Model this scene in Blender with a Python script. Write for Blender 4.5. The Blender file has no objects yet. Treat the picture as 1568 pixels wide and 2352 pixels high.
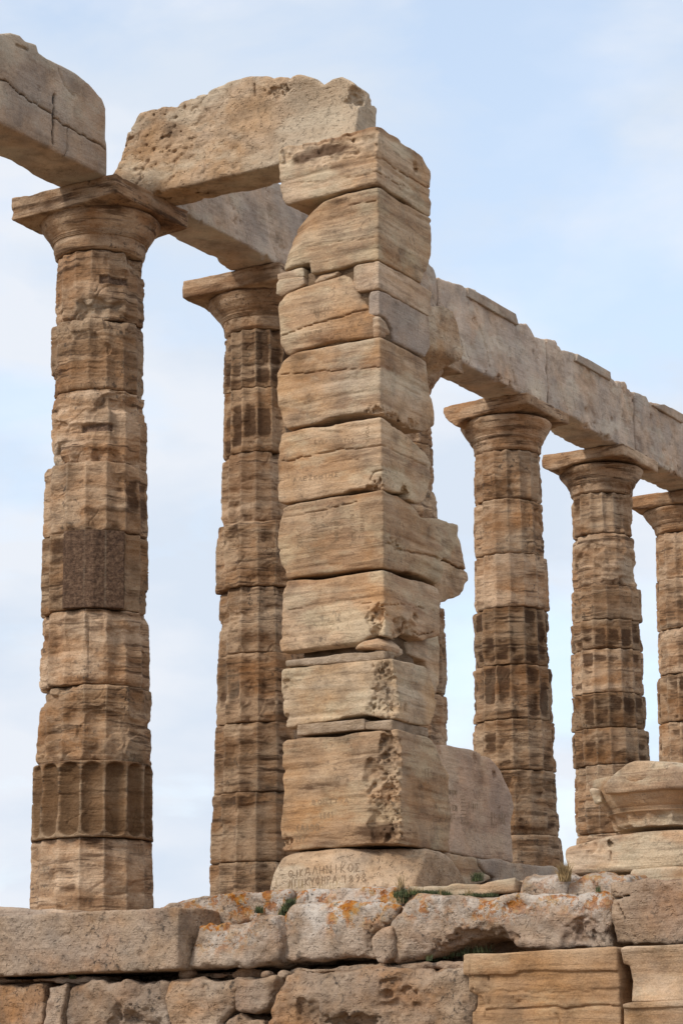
import bpy, math, random
import numpy as np
from mathutils import Matrix, Vector
from mathutils.bvhtree import BVHTree

# ------------------------------------------------------------------ camera
EYE = 1.6                                   # camera height above the lower ground
FPX, PIT, ROLL = 5528.8, 0.22864, -0.01182  # focal length in px (2352 px high picture), pitch, roll
PHI = math.radians(30.0)
RES = 1.0                                   # mesh cell multiplier
sc = bpy.context.scene
COL = sc.collection
c_, s_ = math.cos(ROLL), math.sin(ROLL)
r0 = np.array([1, 0, 0.]); u0 = np.array([0, -math.sin(PIT), math.cos(PIT)]); FW = np.array([0, math.cos(PIT), math.sin(PIT)])
RT = c_ * r0 + s_ * u0; UP = -s_ * r0 + c_ * u0
cam = bpy.data.cameras.new('camera'); co = bpy.data.objects.new('camera', cam); COL.objects.link(co)
cam.sensor_fit = 'VERTICAL'; cam.sensor_height = 36; cam.lens = FPX / 2352 * 36
cam.clip_start = .1; cam.clip_end = 20000
M = Matrix.Identity(4)
for i in range(3):
    M[i][0] = RT[i]; M[i][1] = UP[i]; M[i][2] = -FW[i]
M[2][3] = EYE
co.matrix_world = M
sc.camera = co

# ------------------------------------------------------------------ light
SUN_AZ, SUN_EL = math.radians(229), math.radians(40)    # azimuth clockwise from +Y
w = bpy.data.worlds.new('World'); sc.world = w; w.use_nodes = True
nt = w.node_tree; N = nt.nodes; K = nt.links; N.clear()
out = N.new('ShaderNodeOutputWorld'); bg = N.new('ShaderNodeBackground'); bg.inputs[1].default_value = .1
sky = N.new('ShaderNodeTexSky'); sky.sky_type = 'NISHITA'; sky.sun_disc = False
sky.sun_elevation = SUN_EL; sky.sun_rotation = SUN_AZ
tc = N.new('ShaderNodeTexCoord'); mp = N.new('ShaderNodeMapping'); mp.inputs['Scale'].default_value = (1.0, 1.0, 2.2)
mp.inputs['Location'].default_value = (.31, .12, .05)
n1 = N.new('ShaderNodeTexNoise'); n1.inputs['Scale'].default_value = 7.0; n1.inputs['Detail'].default_value = 7; n1.inputs['Roughness'].default_value = .52; n1.inputs['Distortion'].default_value = .25
rp = N.new('ShaderNodeValToRGB'); rp.color_ramp.elements[0].position = .38; rp.color_ramp.elements[0].color = (.54, .54, .54, 1)
rp.color_ramp.elements[1].position = .58; rp.color_ramp.elements[1].color = (1, 1, 1, 1)
sx = N.new('ShaderNodeSeparateXYZ'); ad = N.new('ShaderNodeMapRange')
ad.inputs['From Min'].default_value = .02; ad.inputs['From Max'].default_value = .45; ad.inputs['To Min'].default_value = .22; ad.inputs['To Max'].default_value = .0
sm = N.new('ShaderNodeMath'); sm.operation = 'ADD'; sm.use_clamp = True
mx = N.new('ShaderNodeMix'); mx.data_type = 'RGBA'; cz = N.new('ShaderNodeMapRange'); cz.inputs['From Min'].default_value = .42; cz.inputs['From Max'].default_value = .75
cc = N.new('ShaderNodeMix'); cc.data_type = 'RGBA'; cc.inputs['A'].default_value = (7.15, 8.0, 9.2, 1); cc.inputs['B'].default_value = (9.4, 9.2, 9.0, 1)   # unseen overhead cloud, added whiter and denser to neutralise the fill light
hs = N.new('ShaderNodeHueSaturation'); hs.inputs['Saturation'].default_value = .92; hs.inputs['Value'].default_value = 2.75; hs.inputs['Hue'].default_value = .494
K.new(tc.outputs['Generated'], mp.inputs['Vector']); K.new(mp.outputs[0], n1.inputs['Vector']); K.new(n1.outputs['Fac'], rp.inputs[0])
K.new(tc.outputs['Generated'], sx.inputs[0]); K.new(sx.outputs['Z'], ad.inputs['Value'])
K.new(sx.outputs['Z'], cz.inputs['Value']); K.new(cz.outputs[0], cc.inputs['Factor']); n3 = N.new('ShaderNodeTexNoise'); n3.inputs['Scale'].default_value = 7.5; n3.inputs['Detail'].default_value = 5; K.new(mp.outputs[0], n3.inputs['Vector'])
r3 = N.new('ShaderNodeValToRGB'); r3.color_ramp.elements[0].position = .44; r3.color_ramp.elements[0].color = (0, 0, 0, 1); r3.color_ramp.elements[1].position = .58; r3.color_ramp.elements[1].color = (.9, .9, .9, 1); K.new(n3.outputs['Fac'], r3.inputs[0])
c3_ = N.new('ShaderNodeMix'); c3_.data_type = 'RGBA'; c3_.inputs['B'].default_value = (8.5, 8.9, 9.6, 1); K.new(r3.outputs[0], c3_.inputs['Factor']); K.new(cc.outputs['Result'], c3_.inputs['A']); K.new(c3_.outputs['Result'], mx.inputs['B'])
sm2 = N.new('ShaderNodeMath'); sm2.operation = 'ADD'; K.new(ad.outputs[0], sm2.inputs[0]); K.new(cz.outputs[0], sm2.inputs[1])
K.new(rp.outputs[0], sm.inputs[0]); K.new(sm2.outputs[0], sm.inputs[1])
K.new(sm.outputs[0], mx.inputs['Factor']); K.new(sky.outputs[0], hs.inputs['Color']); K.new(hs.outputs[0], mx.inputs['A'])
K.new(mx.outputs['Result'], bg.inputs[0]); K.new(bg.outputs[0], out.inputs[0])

sl = bpy.data.lights.new('sun', 'SUN'); sl.energy = 2.6; sl.angle = math.radians(11); sl.color = (1, .93, .83)
so = bpy.data.objects.new('sun', sl); COL.objects.link(so)
sd = Vector((math.sin(SUN_AZ) * math.cos(SUN_EL), math.cos(SUN_AZ) * math.cos(SUN_EL), math.sin(SUN_EL)))
so.rotation_euler = sd.to_track_quat('Z', 'Y').to_euler()
sc.view_settings.view_transform = 'Standard'; sc.view_settings.look = 'None'
sc.view_settings.exposure = 0.0; sc.view_settings.gamma = 1.0

# ------------------------------------------------------------------ temple frame: u to the left, v along the colonnade, z up from the eye
C0 = np.array([-1.9717, 18.9053, 0.])
LD = np.array([-math.cos(PHI), math.sin(PHI), 0.]); RD = np.array([math.sin(PHI), math.cos(PHI), 0.])
ZT = 7.041          # top of the capitals
ZF = 1.13           # floor that carries the columns
SP = 2.52           # column spacing
def W(P):
    P = np.asarray(P, float)
    return C0 + P[..., 0:1] * LD + P[..., 1:2] * RD + np.concatenate([np.zeros(P.shape[:-1] + (2,)), P[..., 2:3] + EYE], -1)
def ray(x, y): return FW * FPX + RT * (x - 784) - UP * (y - 1176)
def on_v(x, y, v):
    d = ray(x, y); t = (v + C0 @ RD) / (d @ RD); P = d * t - C0; return (P @ LD, P[2])
def on_u(x, y, u):
    d = ray(x, y); t = (u + C0 @ LD) / (d @ LD); P = d * t - C0; return (P @ RD, P[2])
def zoom(x0, y0, f): return lambda pts: [(x0 + f * a, y0 + f * b) for a, b in pts]
Z1 = zoom(0, 0, .5); ZA = zoom(578.5, 136.1, .3472); ZB = zoom(578.5, 816.7, .3472); ZC = zoom(578.5, 1429.3, .3906)
Z3 = zoom(918.8, 578.5, .4141); Z6 = zoom(680.6, 1939.7, .566); Z7 = zoom(0, 1973.7, .5); Z8 = zoom(1293.1, 1701.5, .17536)
IDENT = lambda p: p

# ------------------------------------------------------------------ noise
_rng = np.random.RandomState(7)
_T = _rng.rand(64, 64, 64).astype(np.float32) * 2 - 1
def noise(P):
    P = np.asarray(P, np.float32); i = np.floor(P).astype(np.int32); f = P - i; f = f * f * (3 - 2 * f)
    a = i & 63; b = (i + 1) & 63
    x0, y0, z0 = a[..., 0], a[..., 1], a[..., 2]; x1, y1, z1 = b[..., 0], b[..., 1], b[..., 2]
    fx, fy, fz = f[..., 0], f[..., 1], f[..., 2]
    c00 = _T[x0, y0, z0] * (1 - fx) + _T[x1, y0, z0] * fx; c10 = _T[x0, y1, z0] * (1 - fx) + _T[x1, y1, z0] * fx
    c01 = _T[x0, y0, z1] * (1 - fx) + _T[x1, y0, z1] * fx; c11 = _T[x0, y1, z1] * (1 - fx) + _T[x1, y1, z1] * fx
    c0 = c00 * (1 - fy) + c10 * fy; c1 = c01 * (1 - fy) + c11 * fy
    return c0 * (1 - fz) + c1 * fz
def fbm(P, o=3):
    r = 0; a = 1; t = 0
    for k in range(o):
        r = r + a * noise(P * (2 ** k) + 17.3 * k); t += a; a *= .5
    return r / t
def sstep(a, b, x):
    t = np.clip((x - a) / (b - a), 0, 1); return t * t * (3 - 2 * t)
def smax(a, b, k):
    if k <= 0: return np.maximum(a, b)
    h = np.clip(.5 + .5 * (a - b) / k, 0, 1); return b * (1 - h) + a * h + k * h * (1 - h)

# ------------------------------------------------------------------ meshing
def surface_nets(F):
    ins = F < 0
    c = [ins[i:i - 1 or None, j:j - 1 or None, k:k - 1 or None] for i in (0, 1) for j in (0, 1) for k in (0, 1)]
    cnt = sum(x.astype(np.int8) for x in c)
    I, J, Kk = np.nonzero((cnt > 0) & (cnt < 8))
    idx = np.full(cnt.shape, -1, np.int32); idx[I, J, Kk] = np.arange(len(I))
    offs = [(i, j, k) for i in (0, 1) for j in (0, 1) for k in (0, 1)]
    val = {o: F[I + o[0], J + o[1], Kk + o[2]] for o in offs}
    acc = np.zeros((len(I), 3), np.float64); n = np.zeros(len(I))
    for a in offs:
        for ax in range(3):
            if a[ax] == 0:
                b = list(a); b[ax] = 1; b = tuple(b)
                va, vb = val[a], val[b]; cr = (va < 0) != (vb < 0)
                t = np.where(cr, va / np.where(cr, va - vb, 1), 0)
                p = np.array(a, float)[None].repeat(len(I), 0); p[:, ax] += t
                acc[cr] += p[cr]; n[cr] += 1
    V = np.stack([I, J, Kk], 1) + acc / n[:, None]
    Q = []
    for ax in range(3):
        s0 = [slice(None)] * 3; s1 = [slice(None)] * 3; s0[ax] = slice(0, -1); s1[ax] = slice(1, None)
        a, b = ins[tuple(s0)], ins[tuple(s1)]
        o1, o2 = (ax + 1) % 3, (ax + 2) % 3
        e = np.array(np.nonzero(a != b)).T
        e = e[(e[:, o1] > 0) & (e[:, o2] > 0) & (e[:, o1] < F.shape[o1] - 1) & (e[:, o2] < F.shape[o2] - 1)]
        fl = a[tuple(e.T)]
        q = []
        for d1, d2 in ((-1, -1), (0, -1), (0, 0), (-1, 0)):
            t = e.copy(); t[:, o1] += d1; t[:, o2] += d2; q.append(idx[tuple(t.T)])
        q = np.stack(q, 1); q[~fl] = q[~fl][:, ::-1]; Q.append(q)
    return V, np.concatenate(Q)
def mesh_obj(name, V, Q, mat, parent=None, attrs=None, smooth=True):
    """V world coordinates; the object's origin is its parent's base, or the middle of its own foot"""
    base = Vector(parent['base']) if parent is not None else Vector(((V[:, 0].min() + V[:, 0].max()) / 2, (V[:, 1].min() + V[:, 1].max()) / 2, V[:, 2].min()))
    me = bpy.data.meshes.new(name); L = np.asarray(V) - np.array(base)
    me.vertices.add(len(L)); me.vertices.foreach_set('co', L.astype(np.float32).ravel())
    k = Q.shape[1]
    me.loops.add(Q.size); me.loops.foreach_set('vertex_index', Q.astype(np.int32).ravel())
    me.polygons.add(len(Q)); me.polygons.foreach_set('loop_start', np.arange(0, Q.size, k, dtype=np.int32))
    me.update(calc_edges=True)
    if smooth: me.polygons.foreach_set('use_smooth', np.ones(len(Q), bool))
    for nm, a in (attrs or {}).items():
        at = me.attributes.new(nm, 'FLOAT', 'POINT'); at.data.foreach_set('value', np.asarray(a, np.float32))
    me.materials.append(mat); me.validate()
    o = bpy.data.objects.new(name, me); COL.objects.link(o)
    if parent is not None: o.parent = parent
    else: o.location = base
    o['base'] = list(base)
    return o
def thing(name, label, cat, base, group=None):
    o = bpy.data.objects.new(name, None); COL.objects.link(o); o.location = base; o['base'] = list(base)
    o.empty_display_size = .2
    return tag(o, label, cat, group)
def tag(o, label, cat, group=None):
    o['label'] = label; o['category'] = cat; o['kind'] = 'thing'
    if group: o['group'] = group
    return o
def poly_sdf(A, B, pts):
    pts = np.asarray(pts, float); d = np.full(A.shape, 1e9); s = np.ones(A.shape)
    n = len(pts)
    for i in range(n):
        p, q = pts[i], pts[i - 1]; e = q - p; wx, wy = A - p[0], B - p[1]
        t = np.clip((wx * e[0] + wy * e[1]) / max(e @ e, 1e-12), 0, 1)
        bx, by = wx - e[0] * t, wy - e[1] * t; d = np.minimum(d, bx * bx + by * by)
        c1, c2, c3 = B >= p[1], B < q[1], e[0] * wy > e[1] * wx
        s = np.where((c1 & c2 & c3) | (~c1 & ~c2 & ~c3), -s, s)
    return s * np.sqrt(d)
def seg_dist(A, B, pts):
    d = np.full(A.shape, 1e9)
    for p, q in zip(pts[:-1], pts[1:]):
        p = np.array(p); e = np.array(q) - p
        t = np.clip(((A - p[0]) * e[0] + (B - p[1]) * e[1]) / max(e @ e, 1e-12), 0, 1)
        d = np.minimum(d, np.hypot(A - p[0] - e[0] * t, B - p[1] - e[1] * t))
    return d
SEED = [0]
BTINT = {}
def stone(name, mat, parent=None, L=None, R=None, u=None, v=None, z=None, h=.012, rnd=.02, low=(.012, 3.), mid=(.006, 11.), fine=(.002, 45.),
          strata=(0., 26., .0), pits=(0., 20.), chips=(), grooves=(), cut=(), vf=None, uf=None, seed=None, attr=None, facet=(0., 3.), pocks=None):
    """a stone as an iso-surface: face outline(s) carried through its real thickness, rounded, weathered by 3-D noise.
    L outline in (u,z) (face at v[0]); R outline in (v,z) (face at u[0]); u, v, z ranges"""
    SEED[0] += 1; sd_ = np.array([SEED[0] * 3.71, SEED[0] * 1.93, SEED[0] * 5.17]) if seed is None else np.array(seed, float)
    h = h * RES; pad = .05 + low[0] + mid[0]
    lo = np.array([1e9] * 3); hi = -lo
    def ext(k, a, b): lo[k] = max(lo[k], a) if lo[k] < 1e8 else a; hi[k] = min(hi[k], b) if hi[k] > -1e8 else b
    if L is not None:
        La = np.array(L); ext(0, La[:, 0].min(), La[:, 0].max()); ext(2, La[:, 1].min(), La[:, 1].max())
    if R is not None:
        Ra = np.array(R); ext(1, Ra[:, 0].min(), Ra[:, 0].max()); ext(2, Ra[:, 1].min(), Ra[:, 1].max())
    if u is not None: ext(0, *u)
    if v is not None: ext(1, *v)
    if z is not None: ext(2, *z)
    lo -= pad; hi += pad
    n = np.ceil((hi - lo) / h).astype(int) + 1
    U, V, Z = [lo[k] + h * np.arange(n[k]) for k in range(3)]
    parts = []
    if L is not None: A, B = np.meshgrid(U, Z, indexing='ij'); parts.append(poly_sdf(A, B, L)[:, None, :])
    if R is not None: A, B = np.meshgrid(V, Z, indexing='ij'); parts.append(poly_sdf(A, B, R)[None])
    if u is not None: parts.append((np.abs(U - (u[0] + u[1]) / 2) - (u[1] - u[0]) / 2)[:, None, None])
    if v is not None: parts.append((np.abs(V - (v[0] + v[1]) / 2) - (v[1] - v[0]) / 2)[None, :, None])
    if z is not None: parts.append((np.abs(Z - (z[0] + z[1]) / 2) - (z[1] - z[0]) / 2)[None, None, :])
    F = np.full(tuple(n), -1e3)
    for p in parts: F = smax(F, np.broadcast_to(p, F.shape), rnd) if F[0, 0, 0] > -999 else np.array(np.broadcast_to(p, F.shape))
    F = F.astype(np.float32)
    for cu in cut: F = smax(F, np.asarray(cu(U[:, None, None], V[None, :, None], Z[None, None, :])), rnd)   # removes where cu > 0
    band = pad + .09
    I = np.nonzero(np.abs(F) < band)
    P = np.stack([U[I[0]], V[I[1]], Z[I[2]]], 1); q = P + sd_
    D = low[0] * fbm(q * low[1], 3) + mid[0] * fbm(q * mid[1] + 5, 3)
    if pocks is not None:
        qp = q * np.array([19., 19., 27.]); qp[:, 2] += q[:, 0] * 11; D += .024 * sstep(.22, .46, fbm(qp, 2)) * pocks(P) + .008 * sstep(.25, .5, fbm(q * 13, 2))
    if facet[0]:
        fa = np.abs(fbm(q * facet[1] + 23, 3)) + .6 * np.abs(fbm(q * facet[1] * 2.3 + 61, 2)); D += facet[0] * (fa - .14)
    if strata[0]:
        qs = q * np.array([1.3, 1.3, strata[1]]) + np.array([0, 0, 1]) * (noise(q * 1.7) * 1.2)[:, None]
        qs[:, 2] += strata[2] * strata[1] * (q[:, 0] - q[:, 1])
        st = fbm(qs, 2); D += strata[0] * (st + .9 * sstep(.28, .5, st))
    if pits[0]:
        pn = fbm(q * pits[1], 2); D += pits[0] * sstep(.18, .42, pn)
    f = F[I] + D - .12 * rnd - .35 * strata[0]
    vf_ = v[0] if vf is None and v is not None else vf; uf_ = u[0] if uf is None and u is not None else uf
    for ch in chips:
        kind, cx, cz, rad, dep = ch[:5]; smooth_ = kind == 'LS'; kind = kind[0]; asp = ch[5] if len(ch) > 5 else 1
        if kind == 'L': d = np.sqrt(((P[:, 0] - cx) / asp) ** 2 + (P[:, 1] - (vf_ - rad + dep)) ** 2 + (P[:, 2] - cz) ** 2)
        elif kind == 'R': d = np.sqrt((P[:, 0] - (uf_ - rad + dep)) ** 2 + ((P[:, 1] - cx) / asp) ** 2 + (P[:, 2] - cz) ** 2)
        else: d = np.sqrt((P[:, 0] - cx) ** 2 + (P[:, 1] - ch[6]) ** 2 + ((P[:, 2] - cz) / asp) ** 2)
        if smooth_: f = smax(f, (rad - d) + .006 * fbm(q * 8, 3), .03); continue
        f = smax(f, (rad - d) + min(.9 * rad, .06) * (1.5 * np.abs(fbm(q * (1.3 / min(rad, .12)), 3)) - .28 + .4 * fbm(q * (3.2 / min(rad, .12)), 2)), .005)
    for kind, pts, hw, dep in grooves:
        jit = .012 * noise(q * 14)
        if kind == 'L': g = np.maximum(seg_dist(P[:, 0] + jit, P[:, 2] + jit, pts) - hw, P[:, 1] - (vf_ + dep))
        else: g = np.maximum(seg_dist(P[:, 1] + jit, P[:, 2] + jit, pts) - hw, P[:, 0] - (uf_ + dep))
        f = np.maximum(f, -g)
    F[I] = f
    F[0], F[-1] = np.maximum(F[0], .01), np.maximum(F[-1], .01); F[:, 0] = np.maximum(F[:, 0], .01); F[:, -1] = np.maximum(F[:, -1], .01); F[:, :, 0] = np.maximum(F[:, :, 0], .01); F[:, :, -1] = np.maximum(F[:, :, -1], .01)
    X, Q = surface_nets(F)
    X = lo + X * h
    if fine[0]:
        nn = fbm((X + sd_) * fine[1], 2)[:, None]; g = np.stack([noise((X + sd_) * 3 + k * 9) for k in range(3)], 1)
        X = X + nn * fine[0] * (np.array([[-.4, -1, 0]]) if R is None else np.array([[-.7, -.7, 0]]))
    at = {}
    if attr: at = attr(X)
    return mesh_obj(name, W(X), Q, mat, parent, at)

# ------------------------------------------------------------------ materials
def stone_mat(name, cd, cm, cl, warm=(.42, .25, .12), warm_amt=.35, band=(1.2, 13.), streak=.35, stain=True, lichen=0., grey=0., bump=.5, bscale=38., tilt=0., pit=0., spots=0.):
    m = bpy.data.materials.new(name); m.use_nodes = True; t = m.node_tree; N = t.nodes; K = t.links; N.clear()
    def nd(k, **kw):
        x = N.new('ShaderNode' + k)
        for a, b in kw.items(): setattr(x, a, b)
        return x
    o = nd('OutputMaterial'); b = nd('BsdfPrincipled'); K.new(b.outputs[0], o.inputs[0])
    b.inputs['Roughness'].default_value = .88; b.inputs['Specular IOR Level'].default_value = .25
    g = nd('NewGeometry'); oi = nd('ObjectInfo')
    vm = nd('VectorMath', operation='SCALE'); cb = nd('CombineXYZ')
    for k in range(3): K.new(oi.outputs['Random'], cb.inputs[k])
    K.new(cb.outputs[0], vm.inputs[0]); vm.inputs['Scale'].default_value = 37.
    add = nd('VectorMath', operation='ADD'); K.new(g.outputs['Position'], add.inputs[0]); K.new(vm.outputs[0], add.inputs[1])
    pos = add.outputs[0]
    def mapping(s, rot=(0, 0, 0)):
        x = nd('Mapping'); x.inputs['Scale'].default_value = s; x.inputs['Rotation'].default_value = rot; K.new(pos, x.inputs['Vector']); return x.outputs[0]
    def noi(vec, s, d=4, r=.55, dist=0.):
        x = nd('TexNoise'); x.inputs['Scale'].default_value = s; x.inputs['Detail'].default_value = d; x.inputs['Roughness'].default_value = r; x.inputs['Distortion'].default_value = dist
        K.new(vec, x.inputs['Vector']); return x.outputs['Fac']
    def ramp(f, stops):
        x = nd('ValToRGB'); e = x.color_ramp.elements
        while len(e) < len(stops): e.new(.5)
        for k, (p, c) in enumerate(stops): e[k].position = p; e[k].color = (*c, 1) if len(c) == 3 else c
        K.new(f, x.inputs[0]); return x.outputs[0]
    def mix(a, bb, f, mode='MIX'):
        x = nd('Mix', data_type='RGBA', blend_type=mode)
        for s, val in ((x.inputs['A'], a), (x.inputs['B'], bb), (x.inputs['Factor'], f)):
            if hasattr(val, 'is_output'): K.new(val, s)
            else: s.default_value = val if isinstance(val, (int, float)) else (*val, 1)
        return x.outputs['Result']
    def mth(op, a, bb, cl=False):
        x = nd('Math', operation=op, use_clamp=cl)
        for s, val in ((x.inputs[0], a), (x.inputs[1], bb)):
            if hasattr(val, 'is_output'): K.new(val, s)
            else: s.default_value = val
        return x.outputs[0]
    G = lambda a: (a, a, a)
    vb = mapping((band[0], band[0], band[1]), (0, tilt, 0))
    nb = noi(vb, 1., 6, .6, .35)
    col = ramp(nb, [(.30, cd), (.48, cm), (.66, cl)])
    big = noi(mapping((1.5, 1.5, 2.2)), 1., 4, .55)
    col = mix(col, warm, mth('MULTIPLY', ramp(big, [(.46, G(0)), (.66, G(1))]), warm_amt))
    med = noi(pos, 5., 7, .62)
    col = mix(col, G(1.), 0.) if False else col
    col = mix(col, ramp(med, [(.32, G(.60)), (.5, G(1.)), (.70, G(1.20))]), 1., 'MULTIPLY')
    bl = noi(mapping((1.2, 1.2, 2.4), (.3, .2, 0)), 1.4, 6, .6)
    col = mix(col, tuple(min(.62, 1.12 * x + .03) for x in cl), mth('MULTIPLY', ramp(bl, [(.50, G(0)), (.60, G(1))]), .5))
    if grey: col = mix(col, (.34, .30, .27), mth('MULTIPLY', ramp(noi(mapping((1.1, 1.1, .8)), 2., 6, .6), [(.40, G(0)), (.62, G(1))]), grey))
    # weather streaks along the bedding
    sk = noi(mapping((2.4, 2.4, 26.), (0, tilt, 0)), 1., 7, .66, .5)
    sk2 = noi(mapping((1.7, 1.7, 2.6)), 1.3, 3, .5)
    fs = mth('MULTIPLY', ramp(sk, [(.51, G(0)), (.60, G(1))]), ramp(sk2, [(.38, G(0)), (.57, G(1))]))
    col = mix(col, (.06, .032, .019), mth('MULTIPLY', fs, streak))
    if spots:
        sp = noi(pos, 24., 5, .7); sp2 = noi(pos, 2.4, 3, .5)
        fsp = mth('MULTIPLY', ramp(sp, [(.55, G(0)), (.64, G(1))]), ramp(sp2, [(.45, G(0)), (.60, G(1))]))
        col = mix(col, (.05, .042, .036), mth('MULTIPLY', fsp, spots))
    if stain:
        at = nd('Attribute', attribute_name='stain'); rag = noi(mapping((4., 4., 22.)), 1., 6, .7, .4)
        f = mth('MULTIPLY', mth('SUBTRACT', at.outputs['Fac'], mth('MULTIPLY', rag, 1.25)), 3., True)
        col = mix(col, mix((.050, .027, .017), (.115, .064, .037), noi(pos, 7., 5)), mth('MULTIPLY', f, .86))
        a2 = nd('Attribute', attribute_name='grit')
        col = mix(col, ramp(noi(pos, 30., 5, .75), [(.36, (.075, .048, .036)), (.52, (.165, .108, .078)), (.7, (.29, .205, .15))]), a2.outputs['Fac'])
        a4 = nd('Attribute', attribute_name='brown'); col = mix(col, mix((.135, .078, .045), (.24, .15, .088), med), mth('MULTIPLY', a4.outputs['Fac'], .85))
        a3 = nd('Attribute', attribute_name='pale')
        col = mix(col, (.50, .43, .34), mth('MULTIPLY', a3.outputs['Fac'], mth('ADD', .55, mth('MULTIPLY', med, .5))))
    if lichen:
        gr_ = nd('Attribute', attribute_name='grow'); mr = nd('MapRange'); K.new(gr_.outputs['Fac'], mr.inputs['Value'])
        pale = mth('MULTIPLY', ramp(noi(pos, 3.2, 6, .65), [(.42, G(0)), (.56, G(1))]), mr.outputs[0])
        col = mix(col, (.56, .51, .46), mth('MULTIPLY', pale, .85))
        ln = noi(pos, 9., 10, .78, .2); ln2 = noi(pos, 1.9, 3, .5)
        fl = mth('MULTIPLY', ramp(ln, [(.49, G(0)), (.525, G(1))]), mth('MULTIPLY', ramp(ln2, [(.36, G(0)), (.46, G(1))]), mr.outputs[0]))
        lc = ramp(noi(pos, 14., 4, .6), [(.36, (.20, .065, .015)), (.48, (.40, .15, .03)), (.6, (.42, .25, .10)), (.7, (.36, .31, .24))])
        col = mix(col, lc, mth('MULTIPLY', fl, mth('MULTIPLY', lichen, .85), True))
        bs = mth('MULTIPLY', ramp(noi(pos, 38., 4, .7), [(.60, G(0)), (.66, G(1))]), mr.outputs[0])
        col = mix(col, (.045, .04, .036), mth('MULTIPLY', bs, .8))
    col = mix(col, ramp(noi(pos, 95., 3, .6), [(.3, G(.84)), (.7, G(1.12))]), 1., 'MULTIPLY')
    col = mix(col, (1., 1., 1.), 0.); tn = nd('Mix', data_type='RGBA', blend_type='MULTIPLY'); tn.inputs['Factor'].default_value = 1.; K.new(col, tn.inputs['A']); K.new(oi.outputs['Color'], tn.inputs['B']); col = tn.outputs['Result']
    hv = nd('HueSaturation'); K.new(col, hv.inputs['Color']); mr2 = nd('MapRange'); K.new(oi.outputs['Random'], mr2.inputs['Value'])
    hv.inputs['Saturation'].default_value = 1.14; hv.inputs['Hue'].default_value = .499; mr2.inputs['To Min'].default_value = .88; mr2.inputs['To Max'].default_value = 1.10; K.new(mr2.outputs[0], hv.inputs['Value'])
    K.new(hv.outputs[0], b.inputs['Base Color'])
    hgt = mth('ADD', mth('MULTIPLY', noi(pos, bscale, 7, .68), .6), mth('MULTIPLY', nb, .55))
    hgt = mth('ADD', hgt, mth('MULTIPLY', sk, .5))
    if pit: hgt = mth('SUBTRACT', hgt, mth('MULTIPLY', ramp(noi(pos, 26., 3, .6), [(.56, G(0)), (.68, G(1))]), pit))
    bp = nd('Bump'); bp.inputs['Strength'].default_value = bump; bp.inputs['Distance'].default_value = .028; K.new(hgt, bp.inputs['Height']); K.new(bp.outputs[0], b.inputs['Normal'])
    return m
MARBLE = stone_mat('tan_banded_marble', (.31, .20, .13), (.475, .352, .247), (.59, .47, .352), warm=(.43, .245, .12), warm_amt=.5, streak=.36, bump=.8, band=(.9, 11.), spots=.45, grey=.2)
COLM = stone_mat('column_marble', (.17, .095, .055), (.365, .245, .16), (.54, .405, .295), warm=(.34, .175, .085), warm_amt=.5, streak=.8, bump=1., band=(1.6, 9.), spots=.75)
GREYM = stone_mat('grey_marble', (.33, .235, .17), (.47, .365, .28), (.58, .47, .375), warm=(.48, .325, .215), warm_amt=.6, band=(1.6, 2.), streak=.22, grey=.55, bump=.9, spots=.35)
PALEM = stone_mat('pale_beam_marble', (.28, .19, .125), (.45, .335, .235), (.57, .455, .35), warm=(.42, .25, .13), warm_amt=.55, band=(1.4, 2.4), streak=.25, grey=.15, bump=.85, pit=.5)
ROCK = stone_mat('rough_limestone', (.175, .112, .07), (.325, .232, .16), (.43, .33, .245), warm=(.39, .21, .105), warm_amt=.75, band=(2.2, 3.), streak=.2, stain=False, grey=.4, bump=1., bscale=48., pit=.35, spots=.9)
LICHEN = stone_mat('lichen_limestone', (.20, .135, .09), (.37, .275, .20), (.48, .39, .31), warm=(.47, .26, .14), warm_amt=.45, band=(2.2, 3.), streak=.2, stain=False, lichen=1., grey=.4, bump=1., bscale=48., pit=.35, spots=.85)
MARBLE_B = stone_mat('cream_marble', (.30, .19, .12), (.47, .345, .24), (.58, .46, .35), warm=(.45, .27, .14), warm_amt=.5, streak=.35, bump=.85, band=(1., 7.), spots=.3, grey=.25)
MORTAR = stone_mat('restoring_mortar', (.10, .07, .048), (.16, .112, .075), (.22, .16, .11), warm_amt=.1, band=(6., 6.), streak=.1, stain=False, bump=1., bscale=60.)
GRITTY = stone_mat('gritty_patch', (.22, .155, .11), (.36, .275, .20), (.47, .375, .29), warm_amt=.1, band=(9., 14.), streak=.1, stain=False, bump=1., bscale=70.)
def plain(name, c, rough=.9, var=.25, sc_=20.):
    m = bpy.data.materials.new(name); m.use_nodes = True; t = m.node_tree; b = t.nodes['Principled BSDF']; b.inputs['Roughness'].default_value = rough
    g = t.nodes.new('ShaderNodeNewGeometry'); n = t.nodes.new('ShaderNodeTexNoise'); n.inputs['Scale'].default_value = sc_; n.inputs['Detail'].default_value = 5
    r = t.nodes.new('ShaderNodeValToRGB'); r.color_ramp.elements[0].position = .3; r.color_ramp.elements[1].position = .7
    r.color_ramp.elements[0].color = (*[x * (1 - var) for x in c], 1); r.color_ramp.elements[1].color = (*[min(1, x * (1 + var)) for x in c], 1)
    t.links.new(g.outputs['Position'], n.inputs['Vector']); t.links.new(n.outputs['Fac'], r.inputs[0]); t.links.new(r.outputs[0], b.inputs['Base Color']); return m
GRASS = plain('green_grass', (.062, .078, .026), .7, .75, 22.); DRY = plain('dry_grass', (.30, .21, .10), .8, .4, 30.)
CUTM = plain('groove_shade_grime', (.225, .15, .092), .95, .25); FAINT = plain('worn_groove_shade', (.27, .18, .105), .95, .3); IRON = plain('rusted_iron', (.03, .022, .018), .8, .4)  # letter strips: shade of the cuts put into the colour, with groove grime
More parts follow.
